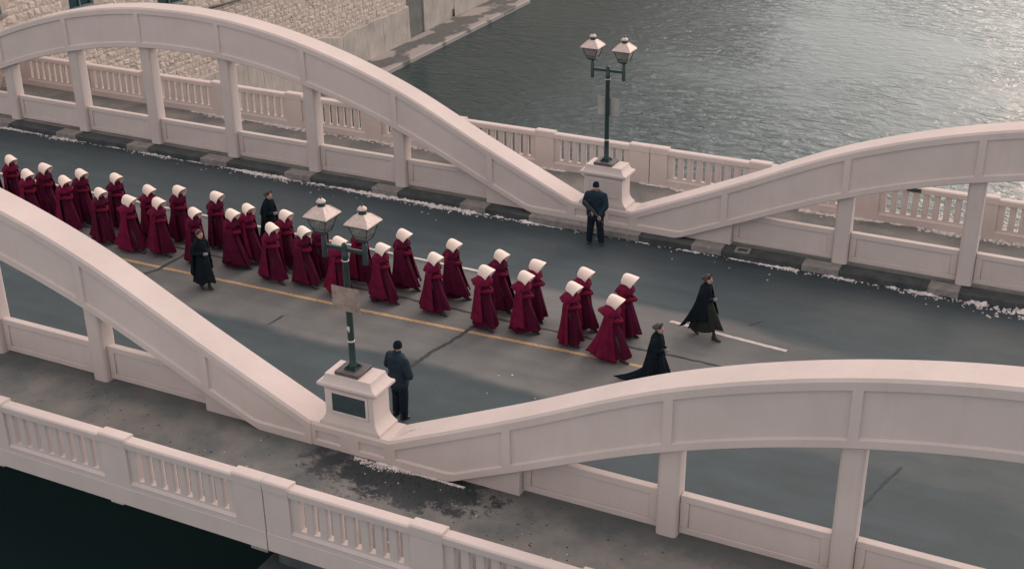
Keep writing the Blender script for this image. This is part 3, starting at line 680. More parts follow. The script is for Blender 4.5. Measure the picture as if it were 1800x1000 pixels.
# pier below the expansion joint
def pier():
    t = thing('bridge_pier', 'dark concrete river pier showing below the near balustrade joint', 'pier', (0, 0, 0))
    m = MB(); z0, z1 = ZWATER-1, -1.02
    out = [(-0.49, -7.5), (0.55, -8.6), (1.6, -8.7), (2.7, -7.5), (2.7, 20.0), (1.1, 21.5), (-0.49, 20.0)]
    m.loft([[(x*1.06-0.03, y*1.03, z0) for x, y in out], [(x, y, z1) for x, y in out]])
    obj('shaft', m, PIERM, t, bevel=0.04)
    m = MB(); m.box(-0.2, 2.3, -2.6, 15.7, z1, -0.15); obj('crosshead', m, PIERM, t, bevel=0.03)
    obj('bearing', MB().box(-0.36, 0.02, -3.15, -2.75, -0.34, -0.21), RAW, t, bevel=0.02)
pier()

# ------------------------------------------------------------------ river bank, stone wall
struct('riverbank', MB().box(-140, -26.6, -60, 260, -7, -0.6), RAW)
struct('river_ledge', MB().box(-25.45, -23.2, 14, 56.5, -6.5, -5.26), LEDGEM, bevel=0.05)
t = thing('stone_wall', 'tall pinkish rubble stone wall with windows beyond the far left arch', 'stone wall', (-25.3, 0, 0))
WX = 0.0
# windows: (y0, y1, z0, z1)
wins = [(19.3, 20.65, 2.08, 4.6), (24.35, 26.0, 1.02, 3.9), (14.4, 15.95, 2.75, 5.2), (29.6, 31.2, 2.9, 5.3), (35.0, 36.6, 2.9, 5.3)]
Y0, Y1, ZT, ZC = 13.0, 44.7, 9.0, -3.15
m = MB()
# backing wall built in strips round the window openings
ys = sorted(set([Y0, Y1]+[w_[0] for w_ in wins]+[w_[1] for w_ in wins]))
for a, b in zip(ys[:-1], ys[1:]):
    hole = [w_ for w_ in wins if w_[0] <= a and w_[1] >= b]
    if hole:
        m.box(-1.0, -0.06, a, b, -5.6, hole[0][2]); m.box(-1.0, -0.06, a, b, hole[0][3], ZT)
    else: m.box(-1.0, -0.06, a, b, -5.6, ZT)
obj('backing', m, MORTAR, t)
# rubble facing: irregular stones, one joined mesh
rnd = random.Random(3)
m = MB(); z = ZC
def concrete_top(y): return -2.55 if y < 31 else (-2.64-0.19*(y-34) if y < 38 else -3.3)
z = -3.4
while z < 5.4:
    h = rnd.uniform(0.16, 0.34); y = Y0+rnd.uniform(-0.3, 0)
    while y < Y1:
        l = rnd.uniform(0.18, 0.62)
        y1 = min(y+l, Y1); cz = z+h/2; cy = (y+y1)/2
        ok = cz > concrete_top(cy)+0.02 and y1-y > 0.06
        for w_ in wins:
            if w_[0]-0.1 < y1 and y < w_[1]+0.1 and w_[2]-0.12 < z+h and z < w_[3]+0.1: ok = False
        if ok:
            g = 0.0; d = rnd.uniform(-0.052, -0.036); j = lambda q=0.055: rnd.uniform(-q, q)
            c = [(y+g+j(), z+g+j()), (y1-g+j(), z+g+j()), (y1-g+j(), z+h-g+j()), (y+g+j(), z+h-g+j())]
            mid = (cy+j(), cz+j())
            b0 = [(-0.064, p[0], p[1]) for p in c]
            f0 = [(d+j(.012), p[0]*0.62+mid[0]*0.38, p[1]*0.62+mid[1]*0.38) for p in c]
            m.add(b0+f0+[(d+0.008+j(.010), mid[0], mid[1])], [(0,1,5,4), (1,2,6,5), (2,3,7,6), (3,0,4,7), (4,5,8), (5,6,8), (6,7,8), (7,4,8)])
        y = y1
    z += h
o = obj('rubble_stone', m, STONE, t); o['kind'] = 'stuff'
# concrete footing in three pours with recessed joints
pp = [(13.0, 22.0), (22.02, 30.9), (30.93, 37.9), (37.93, 41.9), (41.93, 44.72)]
for a, b in pp:
    n = 10; ya = [a+(b-a)*i/n for i in range(n+1)]
    top = [concrete_top(q)+rnd.uniform(-.05, .05) for q in ya]
    mm = MB(); rg = [[(-0.05, q, -5.7), (0.17, q, -5.7), (0.10, q, tz-0.03), (0.06, q, tz), (-0.05, q, tz)] for q, tz in zip(ya, top)]
    mm.loft(rg, True, True, True); obj('concrete_footing', mm, DAMP, t)
for (a, b, c, d) in wins:
    f = MB(); q = 0.07
    f.box(-0.30, -0.10, a, a+q, c, d); f.box(-0.30, -0.10, b-q, b, c, d); f.box(-0.30, -0.10, a+q, b-q, c, c+q); f.box(-0.30, -0.10, a+q, b-q, d-q, d)
    f.box(-0.28, -0.13, (a+b)/2-.025, (a+b)/2+.025, c+q, d-q); f.box(-0.28, -0.13, a+q, (a+b)/2-.025, (c+d)/2-.025, (c+d)/2+.025)
    f.box(-0.28, -0.13, (a+b)/2+.025, b-q, (c+d)/2-.025, (c+d)/2+.025)
    wo_ = obj('window', f, WINM, t)
    obj('pane', MB().box(-0.22, -0.20, a+q, b-q, c+q, d-q), PANEM, wo_)
    obj('sill', MB().box(-0.25, 0.10, a-0.12, b+0.12, c-0.12, c-0.003), KERBL, wo_, bevel=0.015)
obj('pipe', MB().path([(0.12, 27.2, 0.42), (0.12, 28.6, 0.38), (0.12, 30.5, 0.33), (0.12, 36, 0.25), (0.12, 44, 0.1)], [0.055]*5, 8), PIPEM, t, smooth=True)
# concrete retaining wall beyond
t = thing('retaining_wall', 'stained concrete retaining wall beyond the stone wall beside the water ledge', 'retaining wall', (-25.5, 0, 0))
segs = [(44.74, 46.9, STAIN_SHADE), (46.92, 50.6, DAMP), (50.63, 56.4, DAMP), (56.43, 66, DAMP), (66.03, 80, DAMP), (80.03, 100, DAMP), (100.03, 130, DAMP)]
for a, b, mm_ in segs:
    obj('wall_panel', MB().box(-1.0, 0.0 if a > 46 else -0.06, a, b, -6.6, 7.5), mm_, t, bevel=0.03)
obj('drain_pipe', MB().tube((0.02, 50.45, -5.2), (0.02, 50.45, -4.75), 0.09, seg=10), PIPEM, t, smooth=True)

# ------------------------------------------------------------------ people
def remesh(mb, voxel, ratio, mats, name, paint=None):
    me = mb.mesh('tmp'); o = bpy.data.objects.new('tmp', me); COL.objects.link(o)
    r = o.modifiers.new('r', 'REMESH'); r.mode = 'VOXEL'; r.voxel_size = voxel; r.use_smooth_shade = True
    s = o.modifiers.new('s', 'SMOOTH'); s.factor = 0.5; s.iterations = 2
    d = o.modifiers.new('d', 'DECIMATE'); d.ratio = ratio
    dg = bpy.context.evaluated_depsgraph_get(); dg.update()
    nm = bpy.data.meshes.new_from_object(o.evaluated_get(dg)); nm.name = name
    bpy.data.objects.remove(o); bpy.data.meshes.remove(me)
    nm.materials.clear()
    for k in mats: nm.materials.append(k)
    nm.polygons.foreach_set("use_smooth", [True]*len(nm.polygons))
    if paint:
        for p in nm.polygons: p.material_index = paint(p.center)
    return nm

def hand(m, wrist, dirn, palm_n, s=1.0, curl=0.6, side=1):
    """palm and five fingers; dirn = finger direction, palm_n = palm normal, side = +-1 thumb side"""
    d = Vector(dirn).normalized(); n = Vector(palm_n); n = (n-d*n.dot(d)).normalized(); a = d.cross(n)*side
    w0 = Vector(wrist)
    m.capsule(w0, .024*s, w0+d*.055*s, .030*s, 10, 3)
    m.capsule(w0+d*.03*s+a*.016*s, .020*s, w0+d*.07*s+a*.022*s, .018*s, 10, 3)
    m.capsule(w0+d*.03*s-a*.016*s, .020*s, w0+d*.068*s-a*.024*s, .017*s, 10, 3)
    for i, (off, ln) in enumerate(((.030, .070), (.011, .080), (-.009, .074), (-.028, .058))):
        p = w0+d*.078*s+a*off*s; q = p+(d*math.cos(curl*.5)+n*math.sin(curl*.5))*ln*.5*s
        e = q+(d*math.cos(curl*1.5)+n*math.sin(curl*1.5))*ln*.5*s
        m.capsule(p-d*.015*s, .0105*s, q, .0095*s, 8, 2); m.capsule(q, .0095*s, e, .008*s, 8, 2)
    p = w0+d*.022*s+a*.026*s; q = p+(d*.7+a*.6+n*.3).normalized()*.038*s; e = q+(d*.85+a*.1+n*.5).normalized()*.032*s
    m.capsule(p, .015*s, q, .012*s, 8, 2); m.capsule(q, .012*s, e, .0095*s, 8, 2)

def head(m, c, tilt=0.0):
    """face towards +X; c = head centre"""
    def P(x, y, z):
        ca, sa = math.cos(tilt), math.sin(tilt); return (c[0]+x*ca+z*sa, c[1]+y, c[2]-x*sa+z*ca)
    def E(p, r): m.ell(P(*p), r)
    E((-0.012, 0, 0.022), (0.092, 0.074, 0.088)); E((0.018, 0, -0.035), (0.066, 0.058, 0.076))
    E((0.045, 0, -0.085), (0.030, 0.032, 0.026)); E((0.02, 0.045, -0.045), (0.035, 0.02, 0.04)); E((0.02, -0.045, -0.045), (0.035, 0.02, 0.04))
    E((0.060, 0, 0.022), (0.022, 0.050, 0.018))                    # brow
    m.capsule(P(0.076, 0, 0.008), .009, P(0.100, 0, -0.026), .013, 8, 3)   # nose
    for s in (-1, 1):
        E((0.0, s*0.074, -0.008), (0.016, 0.010, 0.030)); E((0.062, s*0.034, -0.022), (0.018, 0.018, 0.016))
        E((0.070, s*0.030, 0.004), (0.012, 0.013, 0.009))
    E((0.078, 0, -0.055), (0.012, 0.024, 0.006)); E((0.076, 0, -0.066), (0.012, 0.021, 0.007))
def face_paint(c, tilt):
    ca, sa = math.cos(tilt), math.sin(tilt)
    def P(x, y, z): return Vector((c[0]+x*ca+z*sa, c[1]+y, c[2]-x*sa+z*ca))
    lips = P(0.088, 0, -0.060); eyes = [P(0.082, s*0.030, 0.004) for s in (-1, 1)]
    def f(p):
        if abs(p.z-lips.z) < .013 and abs(p.y-lips.y) < .024 and p.x > lips.x-.02: return 1
        for e in eyes:
            if (p-e).length < .013: return 2
        return 0
    return f

def woman_body(step, hc, tilt, elbow_out=0.215, hands=(0.27, 1.02)):
    m = MB(); V = Vector
    head(m, hc, tilt)
    m.capsule((0.0, 0, 1.28), .055, (hc[0]-.012, 0, hc[2]-0.07), .046, 12, 3)
    m.capsule((0, 0, 1.24), .11, (0, 0, 1.05), .10, 14, 4, (1, 1.25, 1)); m.capsule((0, 0, 1.02), .10, (0, 0, .88), .135, 14, 4, (1, 1.15, 1))
    f = step
    for s in (-1, 1):
        fx = s*f*(-1)
        m.capsule((0, s*.145, 1.265), .052, (-.05, s*elbow_out, 1.03), .038, 10, 3)
        wr = V((hands[0]-.08, s*.045, hands[1])); m.capsule((-.05, s*elbow_out, 1.03), .038, wr, .024, 10, 3)
        hand(m, wr, (0.75, -s*.45, 0.0), (0, 0, -1) if s > 0 else (0, -s, -.2), .9, .7, s)
        hip = V((0, s*.08, .86)); knee = V((fx*.45+.05, s*.085, .48)); ank = V((fx, s*.08, .10))
        m.capsule(hip, .085, knee, .055, 12, 3); m.capsule(knee, .052, ank, .035, 12, 3)
    return m

def boot(parent, x, y, heel=0.0, m_=LEATHER):
    m = MB(); c = math.cos(heel); s = math.sin(heel)
    def T(px, py, pz): return (x+px*c+pz*s, y+py, pz*c-px*s+heel*0.10)
    prof = [(-.075, .030, .0, .10), (-.06, .036, .0, .19), (-.02, .038, .0, .20), (.03, .036, .0, .12), (.08, .040, .0, .075), (.13, .040, .0, .055), (.165, .026, .0, .032)]
    rg = []
    for px, hw, z0, z1 in prof:
        zm = (z0+z1)/2
        rg.append([T(px, -hw, z0+.002), T(px, hw, z0+.002), T(px, hw*1.02, zm), T(px, hw*.65, z1), T(px, -hw*.65, z1), T(px, -hw*1.02, zm)])
    m.loft(rg, True, True, True)
    o = obj('boot', m, m_, parent, smooth=True); o.modifiers.new('s', 'SUBSURF').levels = 1; o.modifiers['s'].render_levels = 1
    return o

def skirt(name, rows, cols, fn, m_, parent, closed=True, solid=0.0):
    rg = [[fn(i/(rows-1), j/cols if closed else j/(cols-1)) for j in range(cols)] for i in range(rows)]
    mb = MB(); mb.loft(rg, closed, False)
    o = obj(name, mb, m_, parent, smooth=True)
    if solid:
        s = o.modifiers.new('solid', 'SOLIDIFY'); s.thickness = solid; s.offset = 0
    return o
def sm(a, b, t): t = max(0, min(1, (t-a)/(b-a))); return t*t*(3-2*t)

def dress_fn(seed, step, fwdlean, hemz=0.10, rx=0.21, ry=0.20, trail=0.06):
    def f(u, v):
        z = 1.335-(1.335-hemz)*u; th = 2*PI*v
        # bodice to waist (u<.27) then flare
        if u < 0.26: k = u/0.26; a = 0.075+(0.125-0.075)*sm(0, .55, k) - .02*sm(.6, 1, k); b = 0.085+(0.165-0.085)*sm(0, .45, k)-.03*sm(.6, 1, k)
        else: k = (u-0.26)/0.74; e = k**0.75; a = 0.105+(rx-0.105)*e; b = 0.135+(ry-0.135)*e
        k = max(0, (u-.26)/.74)
        fold = (math.cos(th*9+seed)*.5+math.cos(th*5+seed*2.3+1.5*u)*.6+math.cos(th*14+seed*3)*.25)*0.040*k
        c, s = math.cos(th), math.sin(th)
        # step: front and rear push of the stride
        a2 = a+.02*k+abs(step)*0.78*k**1.15*(0.85 if c > 0 else 0.55)
        x = (a2+fold)*c + fwdlean*k - (trail*k*k if c < 0 else 0); y = (b+fold*.8)*s
        z2 = z + (0.03*k*math.cos(th*4+seed) + (0.05*k*k*c))
        if k > 0.6: z2 += 0.02*math.sin(th*9+seed)*(k-.6)
        return (x, y, max(z2, 0.035))
    return f
def cloak_fn(seed, step, sweep, hemz=0.13, open_=0.17, rx=0.235, ry=0.285, lift=0.0, frontsweep=0.0):
    """v 0..1 runs from the front edge on one side round the back to the other; open_ = half gap in turns"""
    def f(u, v):
        gap = open_*(0.35+0.65*sm(0.0, 0.30, u))
        th = 2*PI*(gap+(1-2*gap)*v)
        z = 1.385-(1.385-hemz)*u
        if u < 0.07: k = u/0.07; a = .070+.055*k; b = .080+.09*sm(0, 1, k)
        elif u < 0.30: k = (u-.07)/.23; a = .125+.045*k; b = .17+.078*sm(0, 1, k)
        else: k = (u-.30)/.70; a = .17+(rx-.17)*k**1.15; b = .248+(ry-.248)*k**.9
        kk = max(0, (u-.15)/.85)
        c, s = math.cos(th), math.sin(th)
        fold = (math.cos(th*7+seed)*.6+math.cos(th*11+seed*1.7+2*u)*.5+math.cos(th*4-seed)*.4+math.cos(th*17+seed*4)*.25)*0.047*kk
        x = (a+fold)*c; y = (b+fold)*s
        if c < 0: x -= sweep*kk**1.8*(-c)**.8
        else: x += (frontsweep+abs(step)*0.25)*kk**1.6*c**.6
        x += step*0.10*kk*s
        z2 = z + lift*kk**2*(-c if c < 0 else 0) + 0.035*kk*math.cos(th*3+seed) + 0.018*kk*math.cos(th*7+seed)
        return (x, y, max(z2, 0.03))
    return f
def capelet_fn(seed, tail):
    def f(u, v):
        th = 2*PI*v; c, s = math.cos(th), math.sin(th)
        a = .062+.10*sm(0, .5, u)+.03*u; b = .068+.125*sm(0, .55, u)+.035*u
        z = 1.415-.07*sm(0, .45, u)-.17*u**1.3 - (.03 if c < 0 else 0)*u
        x = a*c; y = b*s
        if c < -0.2: q = (-c-.2)/.8; x -= tail*u*u*q; z += tail*.45*u*u*q
        fold = .010*u*math.cos(th*8+seed)
        return (x+fold*c, y+fold*s, z)
    return f
def bonnet_mesh(seed=0, tip=0.0):
    """winged bonnet, local origin = head centre, opening towards +X"""
    rings = []; n = 22
    stations = [(-0.150, 0.020, 0.020, 0.00), (-0.146, 0.05, 0.055, 0.0), (-0.132, 0.082, 0.087, 0.0), (-0.10, 0.101, 0.108, 0.0), (-0.05, 0.111, 0.122, 0.0), (0.0, 0.116, 0.129, 0.0), (0.05, 0.122, 0.133, 0.0), (0.10, 0.129, 0.135, 0.002), (0.16, 0.138, 0.136, 0.004), (0.215, 0.146, 0.136, 0.006)]
    for x, hw, hh, up in stations:
        ring = []
        for i in range(n+1):
            a = -PI*0.30 + (PI*1.60)*i/n             # open underneath
            c, s = math.cos(a), math.sin(a)
            cx = abs(c)**0.80*(1 if c >= 0 else -1); cs = abs(s)**0.85*(1 if s >= 0 else -1)
            k = max(0, (x+.05)/.265)
            xx = x - (0.046*k*(1-s))            # lower edge of the brim swept back
            zz = cs*(hh if s > 0 else (0.06 if x < -.148 else .12 if x < -.14 else .165 if x < -.12 else .19))+up
            ring.append((xx, cx*hw, zz-0.005))
        rings.append(ring)
    m = MB(); m.loft(rings, False, False)
    # closed back pole
    return m
BON = bonnet_mesh()
def bonnet(parent, hc, tilt):
    o = obj('bonnet', BON, LINEN, parent, smooth=True, loc=(hc[0]-.005, hc[1], hc[2]+.005)); o.rotation_euler = (0, tilt+.20, 0)
    s = o.modifiers.new('solid', 'SOLIDIFY'); s.thickness = 0.006; s.offset = 0
    ss = o.modifiers.new('sub', 'SUBSURF'); ss.levels = 1; ss.render_levels = 1
    # gathered band at the nape
    m = MB(); m.path([(-.075, .085, -.085), (-.125, .055, -.095), (-.14, 0, -.10), (-.125, -.055, -.095), (-.075, -.085, -.085)], [.018, .02, .022, .02, .018], 8)
    b = obj('nape_ruffle', m, LINEN, o, smooth=True)
    return o

def tint_copy(o, m_):
    o.data = o.data.copy(); o.data.materials.clear(); o.data.materials.append(m_)


BODY = {}
def body(parent, step, hc, tilt, **k):
    key = (round(step, 2), round(tilt, 2), tuple(sorted(k.items())))
    if key not in BODY:
        BODY[key] = remesh(woman_body(step, hc, tilt, **k), .0085, .14, [SKIN, LIP, EYE, STOCK], 'body', (lambda f_: (lambda p: 3 if p.z < .93 else f_(p)))(face_paint(hc, tilt)))
    return link('body', BODY[key], parent)

def robed(idx, step, sweep, bright, tail, frontsw, lift, gap=.17, hem=.16):
    t = bpy.data.objects.new('person', None); COL.objects.link(t); t.empty_display_size = 0.3
    tilt = 0.16; hc = (0.055, 0, 1.485)
    body(t, step, hc, tilt, hands=(.19, 1.01))
    boot(t, step, -.08, 0.0 if step > 0 else .5); boot(t, -step, .08, 0.0 if step < 0 else .5)
    skirt('dress', 22, 64, dress_fn(idx*1.7, step, 0.04), REDDRESS, t)
    for s in (-1, 1):
        m = MB(); m.path([(0, s*.125, 1.29), (-.03, s*.185, 1.17), (-.05, s*.222, 1.035), (.02, s*.175, 1.022), (.10, s*.10, 1.018), (.19, s*.045, 1.012), (.255, s*.008, 1.005)], [.068, .060, .056, .054, .054, .050, .034], 14, 1.05)
        obj('sleeve', m, REDSLEEVE, t, smooth=True)
    skirt('cloak', 26, 72, cloak_fn(idx*2.1, step, sweep, hemz=hem, frontsweep=frontsw, lift=lift, open_=gap), REDS[bright], t, closed=False, solid=.012)
    skirt('capelet', 9, 48, capelet_fn(idx, tail), REDS[bright], t, solid=.010)
    bonnet(t, hc, tilt)
    return t

def copy_tree(o, parent=None):
    c = o.copy(); COL.objects.link(c)
    if parent is not None: c.parent = parent
    for ch in list(o.children): copy_tree(ch, c)
    return c

# variants:      step  sweep bright tail front lift gap
VARS = [robed(1,  0.27, 0.12, 0, 0.05, 0.02, 0.00, .17),
        robed(2, -0.25, 0.08, 1, 0.11, 0.06, 0.00, .19, .22),
        robed(3,  0.32, 0.34, 0, 0.14, 0.10, 0.04, .16, .10),
        robed(4,  0.12, 0.05, 1, 0.08, 0.00, 0.00, .20, .12),
        robed(5, -0.33, 0.04, 0, 0.05, 0.26, 0.00, .11, .20),
        robed(6,  0.22, 0.20, 2, 0.12, 0.04, 0.02, .18, .16),
        robed(7, -0.30, 0.14, 1, 0.03, 0.14, 0.02, .15, .24),
        robed(8,  0.34, 0.08, 0, 0.10, 0.18, 0.00, .13, .14),
        robed(9, -0.16, 0.26, 2, 0.07, 0.00, 0.05, .20, .13),
        robed(10, 0.18, 0.03, 1, 0.13, 0.10, 0.00, .18, .28),
        robed(11, 0.30, 0.18, 2, 0.06, 0.12, 0.03, .21, .18)]
GRP = 'procession of people in red cloaks and white bonnets'
ORD = ['first', 'second', 'third', 'fourth', 'fifth', 'sixth', 'seventh', 'eighth', 'ninth', 'tenth', 'eleventh', 'twelfth', 'thirteenth', 'fourteenth', 'fifteenth', 'sixteenth', 'seventeenth']
near_row = [(3.09, 5.87, 2), (1.97, 6.13, 3), (0.72, 6.19, 1), (-0.22, 6.00, 9), (-1.72, 6.24, 0), (-3.16, 6.18, 6), (-4.33, 6.06, 5), (-5.50, 6.24, 7), (-6.37, 6.08, 10), (-7.80, 6.34, 4), (-8.83, 6.09, 0), (-10.09, 6.17, 5), (-11.02, 6.06, 2), (-12.06, 6.13, 8), (-13.55, 6.36, 10), (-14.90, 6.33, 0), (-16.2, 6.25, 1)]
far_row = [(2.98, 7.00, 8), (1.92, 6.92, 1), (0.68, 6.88, 3), (-0.33, 7.03, 7), (-1.69, 7.13, 4), (-3.09, 7.10, 4), (-4.24, 6.94, 10), (-5.32, 6.77, 0), (-6.53, 6.92, 9), (-7.66, 6.84, 6), (-8.96, 7.18, 3), (-10.19, 7.13, 8), (-11.03, 6.89, 1), (-12.39, 7.13, 5), (-13.55, 7.00, 9), (-14.80, 6.89, 7), (-16.27, 7.05, 3)]
used = set(); rp_ = random.Random(11)
for row, where in ((near_row, 'in the row beside the yellow line'), (far_row, 'in the row farther from yellow line')):
    for i, (x, y, v) in enumerate(row):
        if v not in used: o = VARS[v]; used.add(v)
        else: o = copy_tree(VARS[v])
        k = 1.0+rp_.uniform(-.015, .022)
        rm_ = REDS[rp_.choice((0, 0, 1, 1, 2))]
        for ch in o.children:
            if ch.name.startswith(('cloak', 'capelet')): ch.material_slots[0].link = 'OBJECT'; ch.material_slots[0].material = rm_
            if ch.name.startswith('bonnet'): ch.rotation_euler = (rp_.uniform(-.05, .05), ch.rotation_euler[1]+rp_.uniform(-.10, .08), rp_.uniform(-.16, .14))
        o.location = (x-0.03, y, ZR+0.004); o.rotation_euler = (0, 0, R(-4+rp_.uniform(-7, 6))); o.scale = (k, k, k)
        w1 = where if len(where.split()) <= 7 else where
        tag(o, 'red-cloaked person in white bonnet, %s from front %s' % (ORD[i], where), 'person', GRP)

# --- attendants in dark capes
def hair(parent, hc, tilt, m_, band=True):
    m = MB(); m.ell((-.022, 0, .040), (.094, .084, .088)); m.ell((-.040, 0, -.01), (.078, .083, .080)); m.ell((-.128, 0, .005), (.045, .055, .050))
    me = remesh(m, .008, .4, [m_], 'hair'); h = link('hair', me, parent, hc); h.rotation_euler = (0, tilt, 0)
    if band:
        b = MB(); pts = []; n = 14
        for i in range(n+1):
            a = PI*i/n; pts.append((.028+.006*math.sin(a), .088*math.cos(a), .028+.100*math.sin(a)))
        b.path(pts, [.009]*(n+1), 6); bb = obj('headband', b, KNIT, parent, smooth=True, loc=hc); bb.rotation_euler = (0, tilt, 0)
    return h
def attendant(idx, loc, rz, label, step, sweep, hairm, lift=0.0, gap=.16, hem=.30, skirtm=WOOLB, belt=False, short=False, drag=0):
    t = thing('person', label, 'person', (loc[0], loc[1], ZR+0.004), R(rz))
    tilt = 0.05; hc = (0.045, 0, 1.50)
    body(t, step, hc, tilt, hands=(.19, 1.01)); hair(t, hc, tilt, hairm)
    boot(t, step, -.08, 0.0 if step > 0 else .5); boot(t, -step, .08, 0.0 if step < 0 else .5)
    skirt('skirt', 22, 60, dress_fn(idx*1.3, step, .03, hemz=.24, rx=.22, ry=.21, trail=.04), skirtm, t)
    for s in (-1, 1):
        m = MB(); m.path([(0, s*.125, 1.29), (-.03, s*.185, 1.17), (-.05, s*.222, 1.035), (.02, s*.175, 1.022), (.10, s*.10, 1.018), (.185, s*.05, 1.012)], [.072, .066, .064, .062, .060, .052], 14)
        obj('sleeve', m, WOOLB, t, smooth=True)
    fn0 = cloak_fn(idx*1.9, step, sweep, hemz=hem, lift=lift, open_=gap, rx=.25, ry=.29)
    if drag:
        def fn(u, v):
            x, y, z = fn0(u, v); b = max(0, 1-abs(v-.5)/.24); k = sm(.72, 1.0, u)*b
            return (x-.62*k*drag, y*(1-.45*k), z-(z-.05)*k*.85)
    elif short:
        def fn(u, v):
            x, y, z = fn0(u, v); b = math.cos(2*PI*v*2)
            return (x, y, z+.30*sm(.5, 1, u)*(0.5+0.5*b)*(1 if .3 > abs(v-.5) else 1.4))
    else: fn = fn0
    m = MB(); m.loft([[(r*1.0*math.cos(q*PI/12), r*1.25*math.sin(q*PI/12), z) for q in range(24)] for r, z in ((.055, 1.40), (.08, 1.365), (.12, 1.32), (.135, 1.22), (.128, 1.08), (.12, 1.0), (.125, .95))]); obj('bodice', m, WOOLB, t, smooth=True)
    skirt('cape', 28, 64, fn, WOOLB, t, closed=False, solid=.012)
    m = MB().lathe(0.012, 0, [(.080, 1.345), (.074, 1.37), (.060, 1.40), (.056, 1.425), (.050, 1.425)], 18); obj('collar', m, WOOLB, t, smooth=True)
    if belt:
        skirt('coat', 20, 48, dress_fn(idx, step*.7, .02, hemz=.20, rx=.25, ry=.24, trail=.03), WOOLB, t)
        m = MB(); m.loft([[(.122*math.cos(a*PI/16), .150*math.sin(a*PI/16), z) for a in range(32)] for z in (1.015, 1.065)]); obj('belt', m, LEATHER, t, smooth=True)
    m = MB(); m.ell((.225, 0, 1.015), (.055, .070, .045)); obj('cuff', m, GLOVE, t, smooth=True)
    return t
attendant(1, (-7.74, 4.95), -22, 'person in black belted coat walking on the near side of the red procession', -0.10, .05, HAIRG, hem=.42, gap=.27, belt=True)
attendant(2, (4.62, 7.78), -2, 'person in black cape and olive skirt striding across the short white line', 0.30, .10, HAIR, lift=.0, hem=.50, skirtm=OLIVE, gap=.15, drag=.42)
attendant(3, (4.46, 5.0), -3, 'person in black cape trailing on the road just above the near arch', 0.16, .16, HAIRG, hem=.14, drag=1.0)
attendant(4, (-7.74, 7.85), -6, 'person in plain black cape on the far side of the red procession', 0.08, .06, HAIR, hem=.20)

